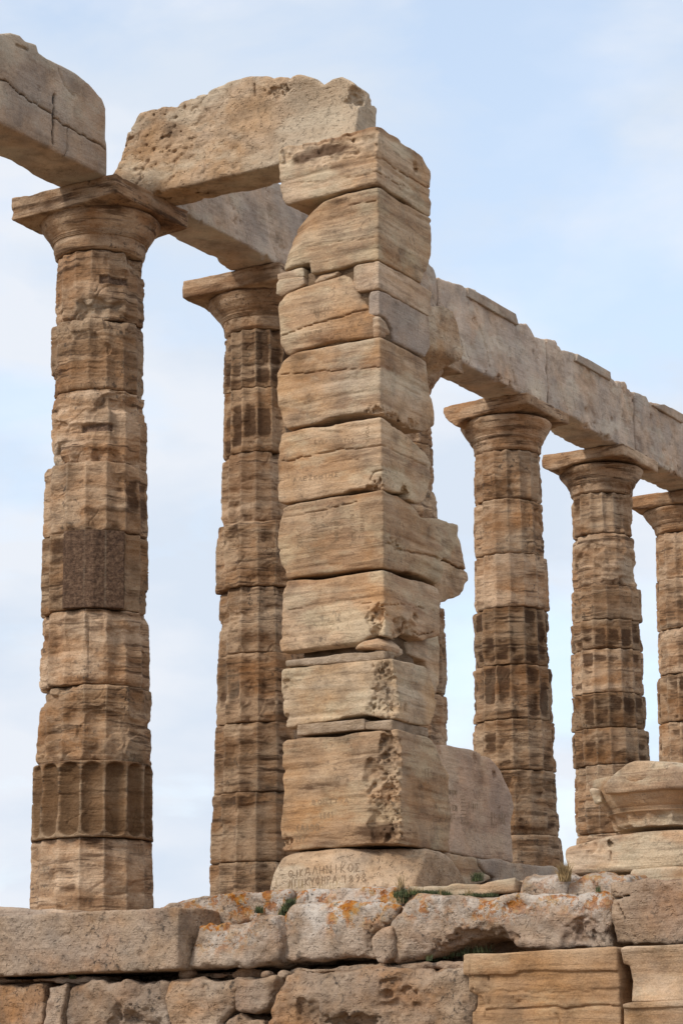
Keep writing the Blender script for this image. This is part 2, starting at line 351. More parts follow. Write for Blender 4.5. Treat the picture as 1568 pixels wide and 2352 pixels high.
SOIL = plain('dry_soil', (.20, .145, .09), .95, .3, 3.)

# ------------------------------------------------------------------ the setting
def terrain():
    n = 121; g = np.linspace(-1, 1, n); g = np.sign(g) * np.abs(g) ** 3 * 4000
    X, Y = np.meshgrid(g, g, indexing='ij'); D = np.hypot(X - 2, Y - 24)
    Z = 1.75 - 1.75 * sstep(7, 22, D) + .12 * noise(np.stack([X * .4, Y * .4, X * 0], -1)) * sstep(4, 9, D) - 60 * sstep(80, 900, D)
    V = np.stack([X, Y, Z], -1).reshape(-1, 3); i = np.arange(n * n).reshape(n, n)
    Q = np.stack([i[:-1, :-1], i[1:, :-1], i[1:, 1:], i[:-1, 1:]], -1).reshape(-1, 4)
    o = mesh_obj('ground', V, Q, SOIL); o['kind'] = 'structure'
terrain()
def slab_mesh(name, boxes, mat):
    V = []; Q = []
    for (a0, a1), (b0, b1), (z0, z1) in boxes:
        k = len(V); V += [(a, b, z) for a in (a0, a1) for b in (b0, b1) for z in (z0, z1)]
        Q += [[k + x for x in q] for q in ((0, 1, 3, 2), (4, 6, 7, 5), (0, 4, 5, 1), (2, 3, 7, 6), (0, 2, 6, 4), (1, 5, 7, 3))]
    return mesh_obj(name, W(np.array(V)), np.array(Q), mat, smooth=False)
fl = slab_mesh('temple_floor', [((-10, 1.3), (-.55, 18), (-1.6, ZF))], ROCK); fl['kind'] = 'structure'

# ------------------------------------------------------------------ columns
def axis_z(n, y, r=.4):
    """height at which the front of column n crosses picture row y"""
    c = C0 + n * SP * RD; d2 = c[:2] / np.linalg.norm(c[:2]); p = np.array([*(c[:2] - d2 * r), 0])
    lo, hi = -2., 12.
    for _ in range(40):
        m = (lo + hi) / 2; P = np.array([p[0], p[1], m]); cy = P @ FW; yy = 1176 - FPX * (P @ UP) / cy
        lo, hi = (m, hi) if yy > y else (lo, m)
    return lo
def drum(parent, n, z0, z1, rb, rt, flute, dmg, stain, seed, nth, dz, extra=None, dxy=(0, 0)):
    th = np.linspace(0, 2 * np.pi, nth, endpoint=False); nz = max(8, int((z1 - z0) / dz)); s = np.linspace(0, 1, nz)
    T, S = np.meshgrid(th, s, indexing='ij'); z = z0 + (z1 - z0) * S; R = rb + (rt - rb) * S
    P = np.stack([R * np.cos(T), R * np.sin(T), z], -1) + np.array([seed * 7.13, seed * 3.7, seed * 1.9])
    ph = 16 * T / (2 * np.pi) + .25; fi = np.floor(ph); ph = ph - fi; scal = 4 * ph * (1 - ph)
    e1 = np.minimum(z - z0, z1 - z)
    ends = 1.
    if extra == 'niche':
        xa = np.clip(np.abs(1 - 2 * ph) / .86, 0, 1); wv = .006 + .05 * (1 - np.sqrt(1 - xa ** 2)) + .2 * sstep(.97, 1.1, np.abs(1 - 2 * ph) / .86); ends = sstep(0, .022, e1 - wv)
    wear = np.clip(.55 + fbm(P * 3.1, 3) * 1.1, 0, 1)                      # how much the arrises are worn here
    flute = .48 + .58 * flute; fd = .044 * flute * ends
    r = R - fd * scal
    cap = R - (.001 + .026 * dmg * sstep(.35, 1.1, wear) + .007 * (1 - min(flute, 1)))
    r = -smax(-r, -cap, .0025)
    st = fbm(P * np.array([1.6, 1.6, 24]) + 3, 3); r = r - (.003 + .005 * dmg) * (st + .8 * sstep(.25, .5, st))
    big = fbm(P * 2.3 + 9, 3); r = r - .040 * dmg * sstep(.12, .45, big)
    r = r + .012 * dmg * fbm(P * 11, 3) + .0045 * fbm(P * 34, 2)
    # broken drum edges at the joints
    nj = fbm(np.stack([np.cos(T) * 2.2 + seed, np.sin(T) * 2.2, S * 0 + (S > .5) * 5.3 + seed], -1), 3)
    njs = sstep(.12, .5, nj) * (.25 + dmg)
    r = r - (.001 + .007 * dmg) * np.exp(-(e1 / .018) ** 2) - .018 * np.clip(.6 + 1.2 * nj, .1, 1) * np.exp(-(e1 / .006) ** 2) - .06 * njs * np.exp(-(e1 / (.015 + .06 * njs)) ** 2)
    spall = fbm(P * np.array([2.6, 2.6, 4.2]) + 77, 3); r = r - .030 * dmg * sstep(.16, .24, spall) - .012 * sstep(.30, .34, spall)
    # hairline cracks and bedding breaks
    ck = np.abs(fbm(P * np.array([1.7, 1.7, 4.5]) + 31, 2)); r = r - .013 * np.clip(1 - ck / .016, 0, 1) * sstep(-.1, .25, noise(P * 1.4 + 50))
    c2 = np.abs(noise(P * np.array([1.1, 1.1, 6.5]) + 91)); r = r - .012 * np.clip(1 - c2 / .03, 0, 1) * sstep(0, .3, noise(P * np.array([2., 2., 1.5]) + 13))
    c3 = np.abs(noise(np.stack([np.cos(T) * 3.2, np.sin(T) * 3.2, z * .9], -1) + seed * 2.1)); r = r - .012 * np.clip(1 - c3 / .02, 0, 1) * sstep(.15, .35, noise(P * np.array([1.5, 1.5, 2.5]) + 33))
    at_s = np.zeros_like(r); at_g = np.zeros_like(r); at_p = np.zeros_like(r)
    if stain:
        fn = noise(np.stack([fi * 5.7 + seed * 3, S * 2.2 + seed, fi * 0 + .5], -1))
        conc = .35 + .65 * sstep(-.05, .75, scal + .25 * noise(P * 7 + 40)) if flute > .4 else .75
        at_s = np.clip((stain * 1.2 - .36 + .75 * fn + .95 * fbm(P * np.array([3, 3, 10.]), 4)) * conc * sstep(-.02, .06, e1 + .04 * noise(P * 8)), 0, 1.4)
    at_b = np.zeros_like(r)
    if extra == 'niche':
        at_b = sstep(.12, .4, scal * ends + .12 * fbm(P * 9, 2)) * np.clip(.85 + .5 * noise(P * 2.2), 0, 1); at_s = at_s * .35
    at_p = np.clip(sstep(.15, .4, big) * .5 * dmg + .35 * sstep(.75, 1, 1 - scal) * flute * (1 - wear), 0, .6)
    if extra and extra != 'niche':
        for kind, a0, a1, b0, b1, dep in extra:
            az = (T - CAMAZ[n] + np.pi) % (2 * np.pi) - np.pi
            mk = sstep(a0 - .01, a0 + .01, az) * (1 - sstep(a1 - .01, a1 + .01, az)) * sstep(b0 - .006, b0 + .006, S) * (1 - sstep(b1 - .006, b1 + .006, S))
            if kind == 'facet':
                mid = (a0 + a1) / 2; hw = (a1 - a0) / 2; k = np.cos(hw / 2) * R / np.cos(np.abs(az - mid) - hw / 2) * .995
                r = r * (1 - mk) + (k + .003 * fbm(P * 40, 2)) * mk; at_g = np.maximum(at_g, mk); at_s *= 1 - mk; r = r + .010 * mk - .05 * mk * (1 - mk)
            else:
                r = r - dep * mk; at_g = np.maximum(at_g, mk * .9)
    x = r * np.cos(T) + dxy[0]; y = r * np.sin(T) + dxy[1]
    V = np.stack([x, y, z], -1).reshape(-1, 3); i = np.arange(nth * nz).reshape(nth, nz); j = np.roll(i, -1, 0)
    Q = np.stack([i[:, :-1], j[:, :-1], j[:, 1:], i[:, 1:]], -1).reshape(-1, 4)
    c1, c2 = len(V), len(V) + 1
    V = np.concatenate([V, [[0, 0, z0], [0, 0, z1]]])
    capb = np.stack([j[:, 0], i[:, 0], np.full(nth, c1), np.full(nth, c1)], -1); capt = np.stack([i[:, -1], j[:, -1], np.full(nth, c2), np.full(nth, c2)], -1)
    c = C0 + n * SP * RD
    V = V + np.array([c[0], c[1], EYE])
    tri = np.concatenate([capb, capt])[:, :3]
    return mesh_mixed('drum', V, Q, tri, COLM, parent, {'stain': np.append(at_s.ravel(), [0, 0]), 'grit': np.append(at_g.ravel(), [0, 0]), 'pale': np.append(at_p.ravel(), [0, 0]), 'brown': np.append(at_b.ravel(), [0, 0])})
def mesh_mixed(name, V, Q, T, mat, parent, at):
    T4 = np.concatenate([T, T[:, 2:3]], 1)
    base = np.array(parent['base']); me = bpy.data.meshes.new(name)
    me.vertices.add(len(V)); me.vertices.foreach_set('co', (V - base).astype(np.float32).ravel())
    li = np.concatenate([Q.ravel(), T.ravel()]).astype(np.int32); st = np.concatenate([np.arange(len(Q)) * 4, len(Q) * 4 + np.arange(len(T)) * 3]).astype(np.int32)
    me.loops.add(len(li)); me.loops.foreach_set('vertex_index', li); me.polygons.add(len(st)); me.polygons.foreach_set('loop_start', st)
    me.update(calc_edges=True); me.polygons.foreach_set('use_smooth', np.concatenate([np.ones(len(Q), bool), np.zeros(len(T), bool)]))
    for nm, a in at.items():
        x = me.attributes.new(nm, 'FLOAT', 'POINT'); x.data.foreach_set('value', np.asarray(a, np.float32))
    me.materials.append(mat); me.validate(); o = bpy.data.objects.new(name, me); COL.objects.link(o); o.parent = parent; o['base'] = list(base); return o
CAMAZ = {n: math.atan2(-(C0 + n * SP * RD)[1], -(C0 + n * SP * RD)[0]) for n in range(6)}
def capital(parent, n, zj, rn, L, R, seed, nth, dmg=.4, flat=0):
    za = ZT - .165; re = .505
    zan = zj + (za - zj) * .36
    prof = []
    for t in np.linspace(0, 1, 26): prof.append((rn + .004 + .012 * t, zj + (zan - zj) * t, 1.))           # necking with the flute tops
    for k in range(3): zz = zan + k * .012; prof += [(rn + .024 + k * .006, zz, 0.), (rn + .030 + k * .006, zz + .004, 0.), (rn + .024 + k * .006, zz + .008, 0.)]
    z2 = zan + .036
    for t in np.linspace(0, 1, 40)[1:]:
        rr = rn + .04 + (re - rn - .04) * (1 - (1 - t) ** 1.35) if t < .82 else re - .022 * ((t - .82) / .18) ** 2 - (re - rn - .04) * (1 - (.18 ** 0)) * 0 - (re - (rn + .04 + (re - rn - .04) * (1 - .18 ** 1.35))) * (1 - ((t - .82) / .18)) ** 1
        prof.append((rr, z2 + (za - z2) * t, 0.))
    prof = np.array(prof); th = np.linspace(0, 2 * np.pi, nth, endpoint=False)
    T, Rr = np.meshgrid(th, prof[:, 0], indexing='ij'); zz = np.broadcast_to(prof[:, 1], T.shape); fm = np.broadcast_to(prof[:, 2], T.shape)
    ph = (16 * T / (2 * np.pi) + .25) % 1; scal = 4 * ph * (1 - ph)
    P = np.stack([Rr * np.cos(T), Rr * np.sin(T), zz], -1) + seed * 4.3
    tt = (zz - zj) / (zan - zj); arch = sstep(0, .25, (1 - tt) - .45 * (1 - scal) ** .7)
    r = Rr - fm * .024 * scal * arch * (.8 - .6 * flat) * sstep(-.5, .3, noise(P * 4))
    r = r - .006 * fbm(P * np.array([1.5, 1.5, 22]), 3) - .04 * dmg * sstep(.15, .5, fbm(P * 2.6, 3)) - .007 * fbm(P * 8, 3) - .003 * fbm(P * 34, 2)
    r = r - .02 * np.exp(-((zz - zj) / .012) ** 2)
    V = np.stack([r * np.cos(T), r * np.sin(T), zz], -1).reshape(-1, 3); m = len(prof); i = np.arange(nth * m).reshape(nth, m); j = np.roll(i, -1, 0)
    Q = np.stack([i[:, :-1], j[:, :-1], j[:, 1:], i[:, 1:]], -1).reshape(-1, 4)
    c = C0 + n * SP * RD; V = np.concatenate([V, [[0, 0, zj], [0, 0, za]]]) + np.array([c[0], c[1], EYE])
    tri = np.concatenate([np.stack([j[:, 0], i[:, 0], np.full(nth, len(V) - 2)], -1), np.stack([i[:, -1], j[:, -1], np.full(nth, len(V) - 1)], -1)])
    stn = np.clip(.62 * sstep(.5, .95, (zz - zj) / (za - zj)) + .55 * fbm(P * np.array([2, 2, 4.]), 3), 0, 1.2) * (fm < .5) * .95
    e = mesh_mixed('capital', V, Q, tri, COLM, parent, {'stain': np.append(stn.ravel(), [0, 0]), 'grit': np.zeros(len(V)), 'pale': np.zeros(len(V))})
    v0 = n * SP
    a = stone('abacus', COLM, e, L=L or [(-.52, za + .003), (.52, za + .003), (.52, ZT), (-.52, ZT)], R=R, u=(-.52, .52), v=(v0 - .52, v0 + .52), h=.012 + .002 * n, rnd=.015, low=(.010, 4), mid=(.006, 13), strata=(.007, 30, 0))
    return e
TINT = {0: [1.0, .88, 1.08, .95, .80, 1.08, .82, .68, 1.05], 1: [.85, .80, 1.05, .85, .92, .85, .82, .80, .85], 3: [.95, .92, 1.08, .72, .85, .80, .82, .95], 4: [.95, 1.0, .85, .80, .95, .72, .78, .95, 1.0], 5: [1.05, .95, 1.05, .85, .95, 1., 1.]}
def column(n, label, joints, zj, rn, L=None, R=None, **kw):
    c = C0 + n * SP * RD
    root = thing('doric_column', label, 'column', (c[0], c[1], ZF + EYE), 'marble columns of the long colonnade')
    nth = int(440 - 45 * n); dz = .0075 + .0012 * n
    zs = [axis_z(n, y, d[0]) for y, d in zip([zj] + [j[0] for j in joints[:-1]], [j[1:] for j in joints])] + [ZF + .002]
    capital(root, n, zs[0] + .003, rn, L, R, 3 + n * 2.3, nth, **kw)
    for k, (y, rt, rb, flu, dmg, stn, *ex) in enumerate(joints):
        rr = random.Random(n * 100 + k)
        d_ = drum(root, n, zs[k + 1] + .003, zs[k] - .003, rb, rt, flu, dmg, stn, n * 11 + k + 1, nth, dz, ex[0] if ex else None, (rr.uniform(-.012, .012), rr.uniform(-.012, .012)))
        t_ = TINT.get(n, [])[k] if k < len(TINT.get(n, [])) else rr.uniform(.82, 1.08)
        d_.color = (t_, t_ * (1 - .10 * (1.05 - t_)), t_ * (1 - .25 * (1.05 - t_)), 1)
    return root
def Lp(pts, n): return [on_v(x, y, n * SP - .52) for x, y in pts]
def Rp(pts): return [on_u(x, y, -.52) for x, y in pts]
za = ZT - .165
c1L = Lp(Z1([(38, 912), (130, 903), (215, 878)]), 0) + [(-.30, ZT), (-.54, ZT), (-.54, za + .02)] + Lp(Z1([(345, 942), (215, 972), (100, 1000), (60, 1012), (36, 990)]), 0)
c3L = Lp(Z3([(235, 858), (300, 842), (480, 808)]), 3) + [(-.4, ZT), (-.54, ZT), (-.54, za + .05)] + Lp(Z3([(650, 848), (560, 880), (420, 905), (345, 935), (310, 965), (255, 930), (232, 890)]), 3)
c4L = Lp(Z3([(785, 1125), (930, 1108), (1000, 1095)]), 4) + [(-.4, ZT), (-.54, ZT), (-.54, za + .03)] + Lp(Z3([(1120, 1135), (960, 1165), (850, 1212), (800, 1200), (785, 1190)]), 4)
# per drum: lower joint row, radius above, radius below, flute depth, damage, patina, extra
column(0, 'leftmost tall marble column with a square rough patch half way down its shaft', [
    (725, .368, .372, .3, 1., .30, [('slot', -.02, .72, .50, .62, .03)]), (890, .385, .392, .3, .75, .2), (1055, .402, .398, .35, .8, .25, [('slot', -.42, .30, .42, .52, .025)]), (1216, .425, .432, .45, .35, .62),
    (1395, .432, .436, 1., .25, .55, [('facet', -.62, .56, -.1, 1.1, 0)]), (1569, .438, .444, .6, .55, .35), (1744, .452, .468, .4, .7, .35), (1922, .474, .482, 1.25, .1, .95, 'niche'), (2200, .482, .495, .5, .3, .25)],
    569, .365, c1L, None, dmg=.25, flat=1)
column(1, 'marble column half hidden by the square pillar, black stained flutes under its capital', [
    (886, .343, .348, .9, .2, 1.05), (1034, .352, .360, .75, .35, .85), (1191, .362, .372, .5, .5, .25), (1343, .440, .438, .7, .5, .5), (1495, .402, .412, .6, .5, .5), (1655, .420, .430, .9, .45, .65), (1816, .436, .446, .9, .3, .6), (1977, .455, .468, 1., .25, .5), (2300, .474, .48, 1.1, .15, .9)],
    752, .335, None, None)
column(2, 'marble column almost wholly hidden behind the square pillar, only its right side showing', [
    (1010, .37, .385, .4, .7, .3), (1110, .388, .395, .4, .7, .3), (1230, .395, .41, .5, .6, .3), (1380, .42, .44, .6, .6, .3), (1585, .462, .472, 1., .4, .4), (1760, .465, .475, .5, .4, .2), (1900, .475, .48, .8, .4, .3), (2300, .48, .49, .8, .4, .3)],
    890, .36, None, None)
column(3, 'first whole marble column right of the square pillar, seen above the upright wall slab', [
    (1142, .368, .374, .6, .35, .4), (1268, .378, .394, .35, .5, .4), (1391, .394, .408, .75, .12, .25), (1523, .410, .420, .8, .35, 1.), (1649, .424, .436, .95, .3, .95), (1766, .438, .444, .85, .3, .75), (1916, .440, .452, .5, .5, .85), (2300, .470, .485, .3, .4, .2)],
    1030, .365, c3L, None)
column(4, 'tall marble column standing behind the fallen capital, its lower drums fluted and brown', [
    (1223, .368, .372, .8, .45, .45), (1341, .366, .384, .3, 1., .3), (1420, .408, .412, .8, .35, .6), (1487, .415, .42, .9, .25, 1.), (1588, .420, .424, 1.1, .2, .75), (1669, .432, .440, .95, .2, .9), (1754, .444, .452, 1., .2, .7), (1912, .440, .450, 1.1, .2, .55), (2300, .45, .48, .5, .5, .3)],
    1128, .36, c4L, None)
column(5, 'marble column at the right edge of the photo, cut by the frame', [
    (1323, .362, .374, .7, .3, .4), (1438, .38, .388, .9, .2, .75), (1543, .385, .395, .3, .6, .15), (1653, .408, .418, 1., .25, .95), (1766, .415, .43, .95, .25, .6), (1900, .43, .445, .9, .3, .5), (2300, .45, .48, .8, .3, .4)],
    1217, .355, None, None)

# ------------------------------------------------------------------ architrave beams
ZB0 = ZT + .004
def beam(label, topL=None, vr=None, ur=None, mat=GREYM, h=.018, plane='u', extra_z=None, raw=None, **kw):
    if plane == 'u': pts = [on_u(x, y, ur[0]) for x, y in topL]
    else: pts = [on_v(x, y, vr[0]) for x, y in topL]
    pts = raw or pts + (extra_z or [(pts[-1][0], ZB0), (pts[0][0], ZB0)])
    o = stone('architrave_beam', mat, R=pts if plane == 'u' else None, L=pts if plane == 'v' else None, u=ur, v=vr if plane == 'v' else None, h=h, **kw)
    return tag(o, label, 'stone beam', 'architrave beams')
b1 = [(-90, 40)] + Z1([(-60, 130), (0, 155), (60, 145), (100, 155), (125, 185), (170, 205), (180, 240), (215, 270), (330, 320), (375, 350), (415, 385), (470, 450), (490, 500), (492, 640)])
U1 = -.42
p1 = [on_u(x, y, U1) for x, y in b1]; ve = p1[-1][0]
clampx = [on_u(x, y, U1) for x, y in Z1([(253, 440), (244, 660)])]
beam('grey broken beam at the upper left with an iron clamp slot and a long crack', b1, None, (U1, .03), mat=GREYM, h=.012, extra_z=[(ve + .6, 7.5), (ve + .6, ZB0), (p1[0][0], ZB0 - .02)],
     cut=[lambda u, v, z: (v - ve - (u - U1) * 1.05) * .7 + 0 * z], rnd=.03, low=(.02, 2.2), mid=(.005, 10), uf=U1,
     grooves=[('R', [on_u(x, y, U1) for x, y in Z1([(-60, 300), (0, 355), (60, 395), (110, 440), (165, 475), (240, 522), (255, 542), (310, 580), (360, 605), (420, 645), (492, 682)])], .007, .05),
              ('R', clampx, .017, .06), ('R', [on_u(x, y, U1) for x, y in Z1([(185, 400), (175, 470)])], .006, .02), ('R', [on_u(x, y, U1) for x, y in Z1([(315, 580), (312, 690), (285, 735)])], .006, .03),
              ('R', [on_u(x, y, U1) for x, y in Z1([(80, 205), (130, 230)])], .012, .03), ('R', [on_u(x, y, U1) for x, y in Z1([(270, 310), (300, 390), (345, 440)])], .006, .015)])
bm1 = bpy.data.objects['architrave_beam']
P = np.array([[U1 + .022, clampx[0][0] - .012, clampx[0][1]], [U1 + .022, clampx[0][0] + .012, clampx[0][1]], [U1 + .022, clampx[1][0] + .012, clampx[1][1]], [U1 + .022, clampx[1][0] - .012, clampx[1][1]]])
P2 = P.copy(); P2[:, 0] += .02
mesh_obj('iron_clamp', W(np.concatenate([P, P2])), np.array([[0, 1, 2, 3], [7, 6, 5, 4], [0, 4, 5, 1], [1, 5, 6, 2], [2, 6, 7, 3], [3, 7, 4, 0]]), IRON, bm1, smooth=False)

b2 = Z1([(508, 800), (540, 740), (570, 660), (600, 590), (640, 515), (720, 490), (760, 480), (808, 482), (822, 458), (940, 425), (1010, 385), (1150, 350), (1250, 345), (1390, 338), (1430, 350), (1455, 378)]) + ZA([(520, 165), (600, 175), (690, 190), (760, 240), (812, 260), (808, 430)])
ch2 = []
ch2 += [('LS', *on_v(*ZA([(470, 320)])[0], 0.), .62, .11, 1.3), ('L', *on_v(*Z1([(1285, 415)])[0], 0.), .06, .045, 2.), ('E', -2.42, 7.52, .10, 0, 1., .1), ('E', -2.45, 7.62, .12, 0, 1., .36), ('E', -2.2, 7.78, .10, 0, 1., .0)]
b2v = [on_v(x, y, 0.) for x, y in b2[:16]] + [on_v(*ZA([p])[0], vv) for p, vv in (((440, 155), 0.), ((600, 174), .2), ((690, 192), .3), ((750, 225), .36), ((814, 262), .36), ((810, 430), .36))]
b2v += [(b2v[-1][0], ZB0), (b2v[0][0], ZB0)]
beam('cream pitted beam bridging the leftmost column and the top of the square pillar', b2[:2], (0., .40), None, plane='v', raw=b2v, mat=PALEM, h=.012, rnd=.03, low=(.03, 2.4), mid=(.010, 9), pocks=lambda X: sstep(-1.25, -.75, X[:, 0]), attr=lambda X: {'pale': .75 * sstep(-1.55, -1.95, X[:, 0] + .5 * (X[:, 2] - 7.4) + .25 * fbm(X * 3, 3))}, chips=ch2,
     grooves=[('L', [on_v(x, y, 0) for x, y in Z1([(950, 430), (900, 500), (850, 600), (820, 690), (790, 800)])], .006, .018), ('L', [on_v(x, y, 0) for x, y in Z1([(945, 680), (940, 800)])], .006, .014), ('L', [on_v(x, y, 0) for x, y in Z1([(1165, 380), (1170, 440)])], .007, .02),
              ('L', [on_v(x, y, 0) for x, y in Z1([(1335, 545), (1335, 580), (1295, 650)])], .008, .03), ('L', [on_v(x, y, 0) for x, y in Z1([(640, 620), (860, 560)])], .004, .006)])
UF = -.45
def ztop(pts): return [on_u(x, y, UF) for x, y in pts]
def farbeam(label, top, mould=None, mat=GREYM, **kw):
    kw.setdefault('low', (.016, 2.)); kw.setdefault('mid', (.009, 9))
    rq = random.Random(len(label)); v0_, v1_ = min(p[0] for p in top), max(p[0] for p in top)
    kw.setdefault('chips', [('R', rq.uniform(v0_, v1_), rq.uniform(ZB0, ZB0 + .75), rq.uniform(.03, .10), rq.uniform(.01, .025), rq.uniform(.5, 1.4)) for _ in range(7)] + [('E', UF, ZB0 - .01, rq.uniform(.03, .07), 0, 1., rq.uniform(v0_, v1_)) for _ in range(9)])
    gq = []
    for _ in range(4):
        a_, b_ = rq.uniform(v0_, v1_), rq.uniform(ZB0 + .1, ZB0 + .6); gq.append(('R', [(a_, b_), (a_ + rq.uniform(-.1, .15), b_ - rq.uniform(.05, .2)), (a_ + rq.uniform(-.1, .3), b_ - rq.uniform(.2, .5))], .007, .02))
    kw.setdefault('grooves', gq)
    o = stone('architrave_beam', mat, R=top, u=(UF, 0.), h=.017, rnd=.02, pits=(.012, 9), **kw); tag(o, label, 'stone beam', 'architrave beams')
    o.color = (1.15, 1.16, 1.18, 1)
    if mould:
        stone('moulding', mat, o, R=[on_u(x, y, UF - .03) for x, y in Z3(mould)], u=(UF - .03, UF + .01), h=.014, rnd=.006, low=(.003, 3), mid=(.002, 12))
    return o
e12 = [on_u(x, y, UF) for x, y in ((345, 440), (352, 330), (372, 290), (440, 268))]
farbeam('beam seen in the gap between the capital of the left column and the square pillar', [(e12[0][0], ZB0)] + e12[1:] + [(2.58, 7.8), (2.6, ZB0), (2.0, ZB0), (1.6, ZB0 + .03), (1.0, ZB0 + .02)], low=(.02, 2.), cut=[lambda u, v, z: (e12[0][0] - v + (u - UF) * 1.75 + (z - ZB0) * .25) * .5])
t = ztop(Z3([(150, 52), (195, 90), (209, 140)]))
farbeam('short end of a grey beam peeping out at the right shoulder of the square pillar', [(2.63, ZB0), (2.63, 7.8)] + [(4.2, 7.86)] + t + [(t[-1][0], ZB0)])
t = ztop(Z3([(214, 140), (235, 150), (300, 175), (380, 195), (450, 235), (640, 345), (660, 398), (700, 400), (728, 430), (745, 470), (806, 486)]))
farbeam('long grey beam carried by the first column right of the square pillar', [(t[0][0], ZB0)] + t + [(t[-1][0], ZB0)], mould=[(375, 246), (378, 194), (450, 234), (640, 344), (660, 410)])
t = ztop(Z3([(811, 480), (860, 490), (895, 545), (950, 552), (985, 565), (1165, 665), (1170, 705), (1240, 725), (1270, 775), (1290, 782)]))
farbeam('grey beam spanning the first and second columns right of the square pillar', [(t[0][0], ZB0)] + t + [(t[-1][0], ZB0), (t[-1][0] - .9, ZB0 + .005), (t[0][0] + 1.1, ZB0 + .01), (t[0][0] + .7, ZB0 + .05)], mould=[(975, 602), (985, 565), (1165, 664), (1168, 714)])
t = ztop(Z3([(1296, 778), (1365, 795), (1380, 830), (1465, 845), (1568, 900)]))
farbeam('beam cut by the right edge of the photo, over the rightmost column', [(t[0][0], ZB0)] + t + [(12.55, 7.86), (12.9, 7.8), (12.9, ZB0)], mould=[(1395, 848), (1465, 845), (1568, 898), (1568, 950)])

# ------------------------------------------------------------------ the square pillar
VP, UPF = -.42, -2.862
def pL(pts): return [on_v(x, y, VP) for x, y in pts]
def pR(pts, uf=UPF): return [on_u(x, y, uf) for x, y in pts]
bp = W(np.array([-2.45, 0., 1.30]))
pillar = thing('square_pillar', 'tall square pillar of stacked worn marble blocks covered with carved names, in the middle', 'pillar', tuple(bp))
BL = {}
BT = {1: (.95, .94, .93), 2: (.98, .94, .89), '3a': (.98, .92, .86), '3b': (1.02, .98, .95), '3c': (1., 1., 1.02), 4: (1.06, 1.04, 1.02), 5: (.99, .96, .92), 6: (.97, .91, .85), 7: (1.05, 1.0, .95), 8: (1.1, 1.1, 1.06), 9: (.96, .90, .84), '6b': (1.0, .95, .9)}
def stain_attr(zl, stains):
    if not stains: return None
    ss = [(*pL(zl([(x, y)]))[0], rx / 130, ry / 130, a) for x, y, rx, ry, a in stains]
    def f(X):
        m = np.zeros(len(X)); nz_ = fbm(X * np.array([3., 3., 9.]), 4)
        for u_, z_, ru, rz, a in ss:
            d = np.sqrt(((X[:, 0] - u_ - .4 * (X[:, 1] - VP)) / ru) ** 2 + ((X[:, 2] - z_) / rz) ** 2)
            m = np.maximum(m, a * (1.15 - d) + .55 * nz_ * (d < 1.6))
        return {'stain': np.clip(m, 0, 1.2)}
    return f
def block(key, Lpts, Rpts, zl=ZA, zr=None, mat=MARBLE, uf=UPF, vb=.43, ub=2., stains=(), **kw):
    zr = zr or zl; l = pL(zl(Lpts)); r = [(a + (0 if key == '6b' else min(max(0, a - VP), .8) * .085), b) for a, b in pR(zr(Rpts), uf)]
    # carry both outlines past the arris and the back so that they only shape their own face
    kw.setdefault('strata', (.0075, 22., 0.)); kw.setdefault('low', (.017, 3.0)); kw.setdefault('mid', (.006, 10.)); kw.setdefault('rnd', .018)
    o = stone(kw.pop('name', 'block'), mat, pillar, L=l, R=r, u=(uf, uf + ub), v=(VP, vb), h=.0105, attr=stain_attr(zl, stains), uf=uf, vf=VP, **kw); o.color = (*BT.get(key, (1, 1, 1)), 1); BL[key] = o; return o
def gl(zf, pts, wd=.006, dp=.02): return ('L', pL(zf(pts)), wd, dp)
def gr(zf, pts, wd=.006, dp=.02, uf=UPF): return ('R', pR(zf(pts), uf), wd, dp)
def cl(zf, p, r, d, a=1): return ('L', *pL(zf([p]))[0], r, d, a)
def cr(zf, p, r, d, a=1): return ('R', *pR(zf([p]))[0], r, d, a)
re_ = random.Random(12)
def arris(zl, x, y0, y1, n, r0_, r1_, uf):
    o = []
    for k in range(n):
        y = y0 + (y1 - y0) * (k + re_.random()) / n; u_, z_ = pL(zl([(x + re_.uniform(-35, 35), y)]))[0]
        o.append(('E', u_ - .01, z_, re_.uniform(r0_, r1_), 0, re_.uniform(.8, 1.6), VP + re_.uniform(-.03, .03)))
    return o
block(1, [(175, 605), (200, 580), (245, 530), (290, 480), (400, 450), (560, 432), (640, 425), (850, 425), (850, 830), (825, 830), (700, 852), (560, 882), (430, 948), (330, 1020), (308, 1027), (215, 962), (180, 840), (178, 690)],
      [(790, 420), (870, 448), (1000, 520), (1035, 580), (1100, 630), (1150, 730), (1192, 850), (1196, 1000), (1176, 1050), (1040, 962), (970, 902), (880, 857), (825, 830), (790, 815)],
      stains=[(330, 650, 35, 22, .9), (560, 590, 55, 16, .9), (470, 600, 45, 14, .8)], chips=[cl(ZA, (560, 500), .35, .07, 2.2), cl(ZA, (330, 560), .16, .06, 1.5), cr(ZA, (1080, 720), .05, .03)], cut=[lambda u, v, z: z - 6.99 + 0 * u + np.minimum(v + .02, 0) * .7],
      grooves=[gl(ZA, [(190, 830), (330, 815), (500, 805), (700, 775), (825, 740)], .004, .008), gl(ZA, [(430, 670), (600, 660), (818, 640)], .004, .01), gr(ZA, [(825, 640), (900, 690), (1000, 760), (1180, 860)], .005, .012), gr(ZA, [(825, 740), (980, 830), (1100, 880)], .004, .012)])
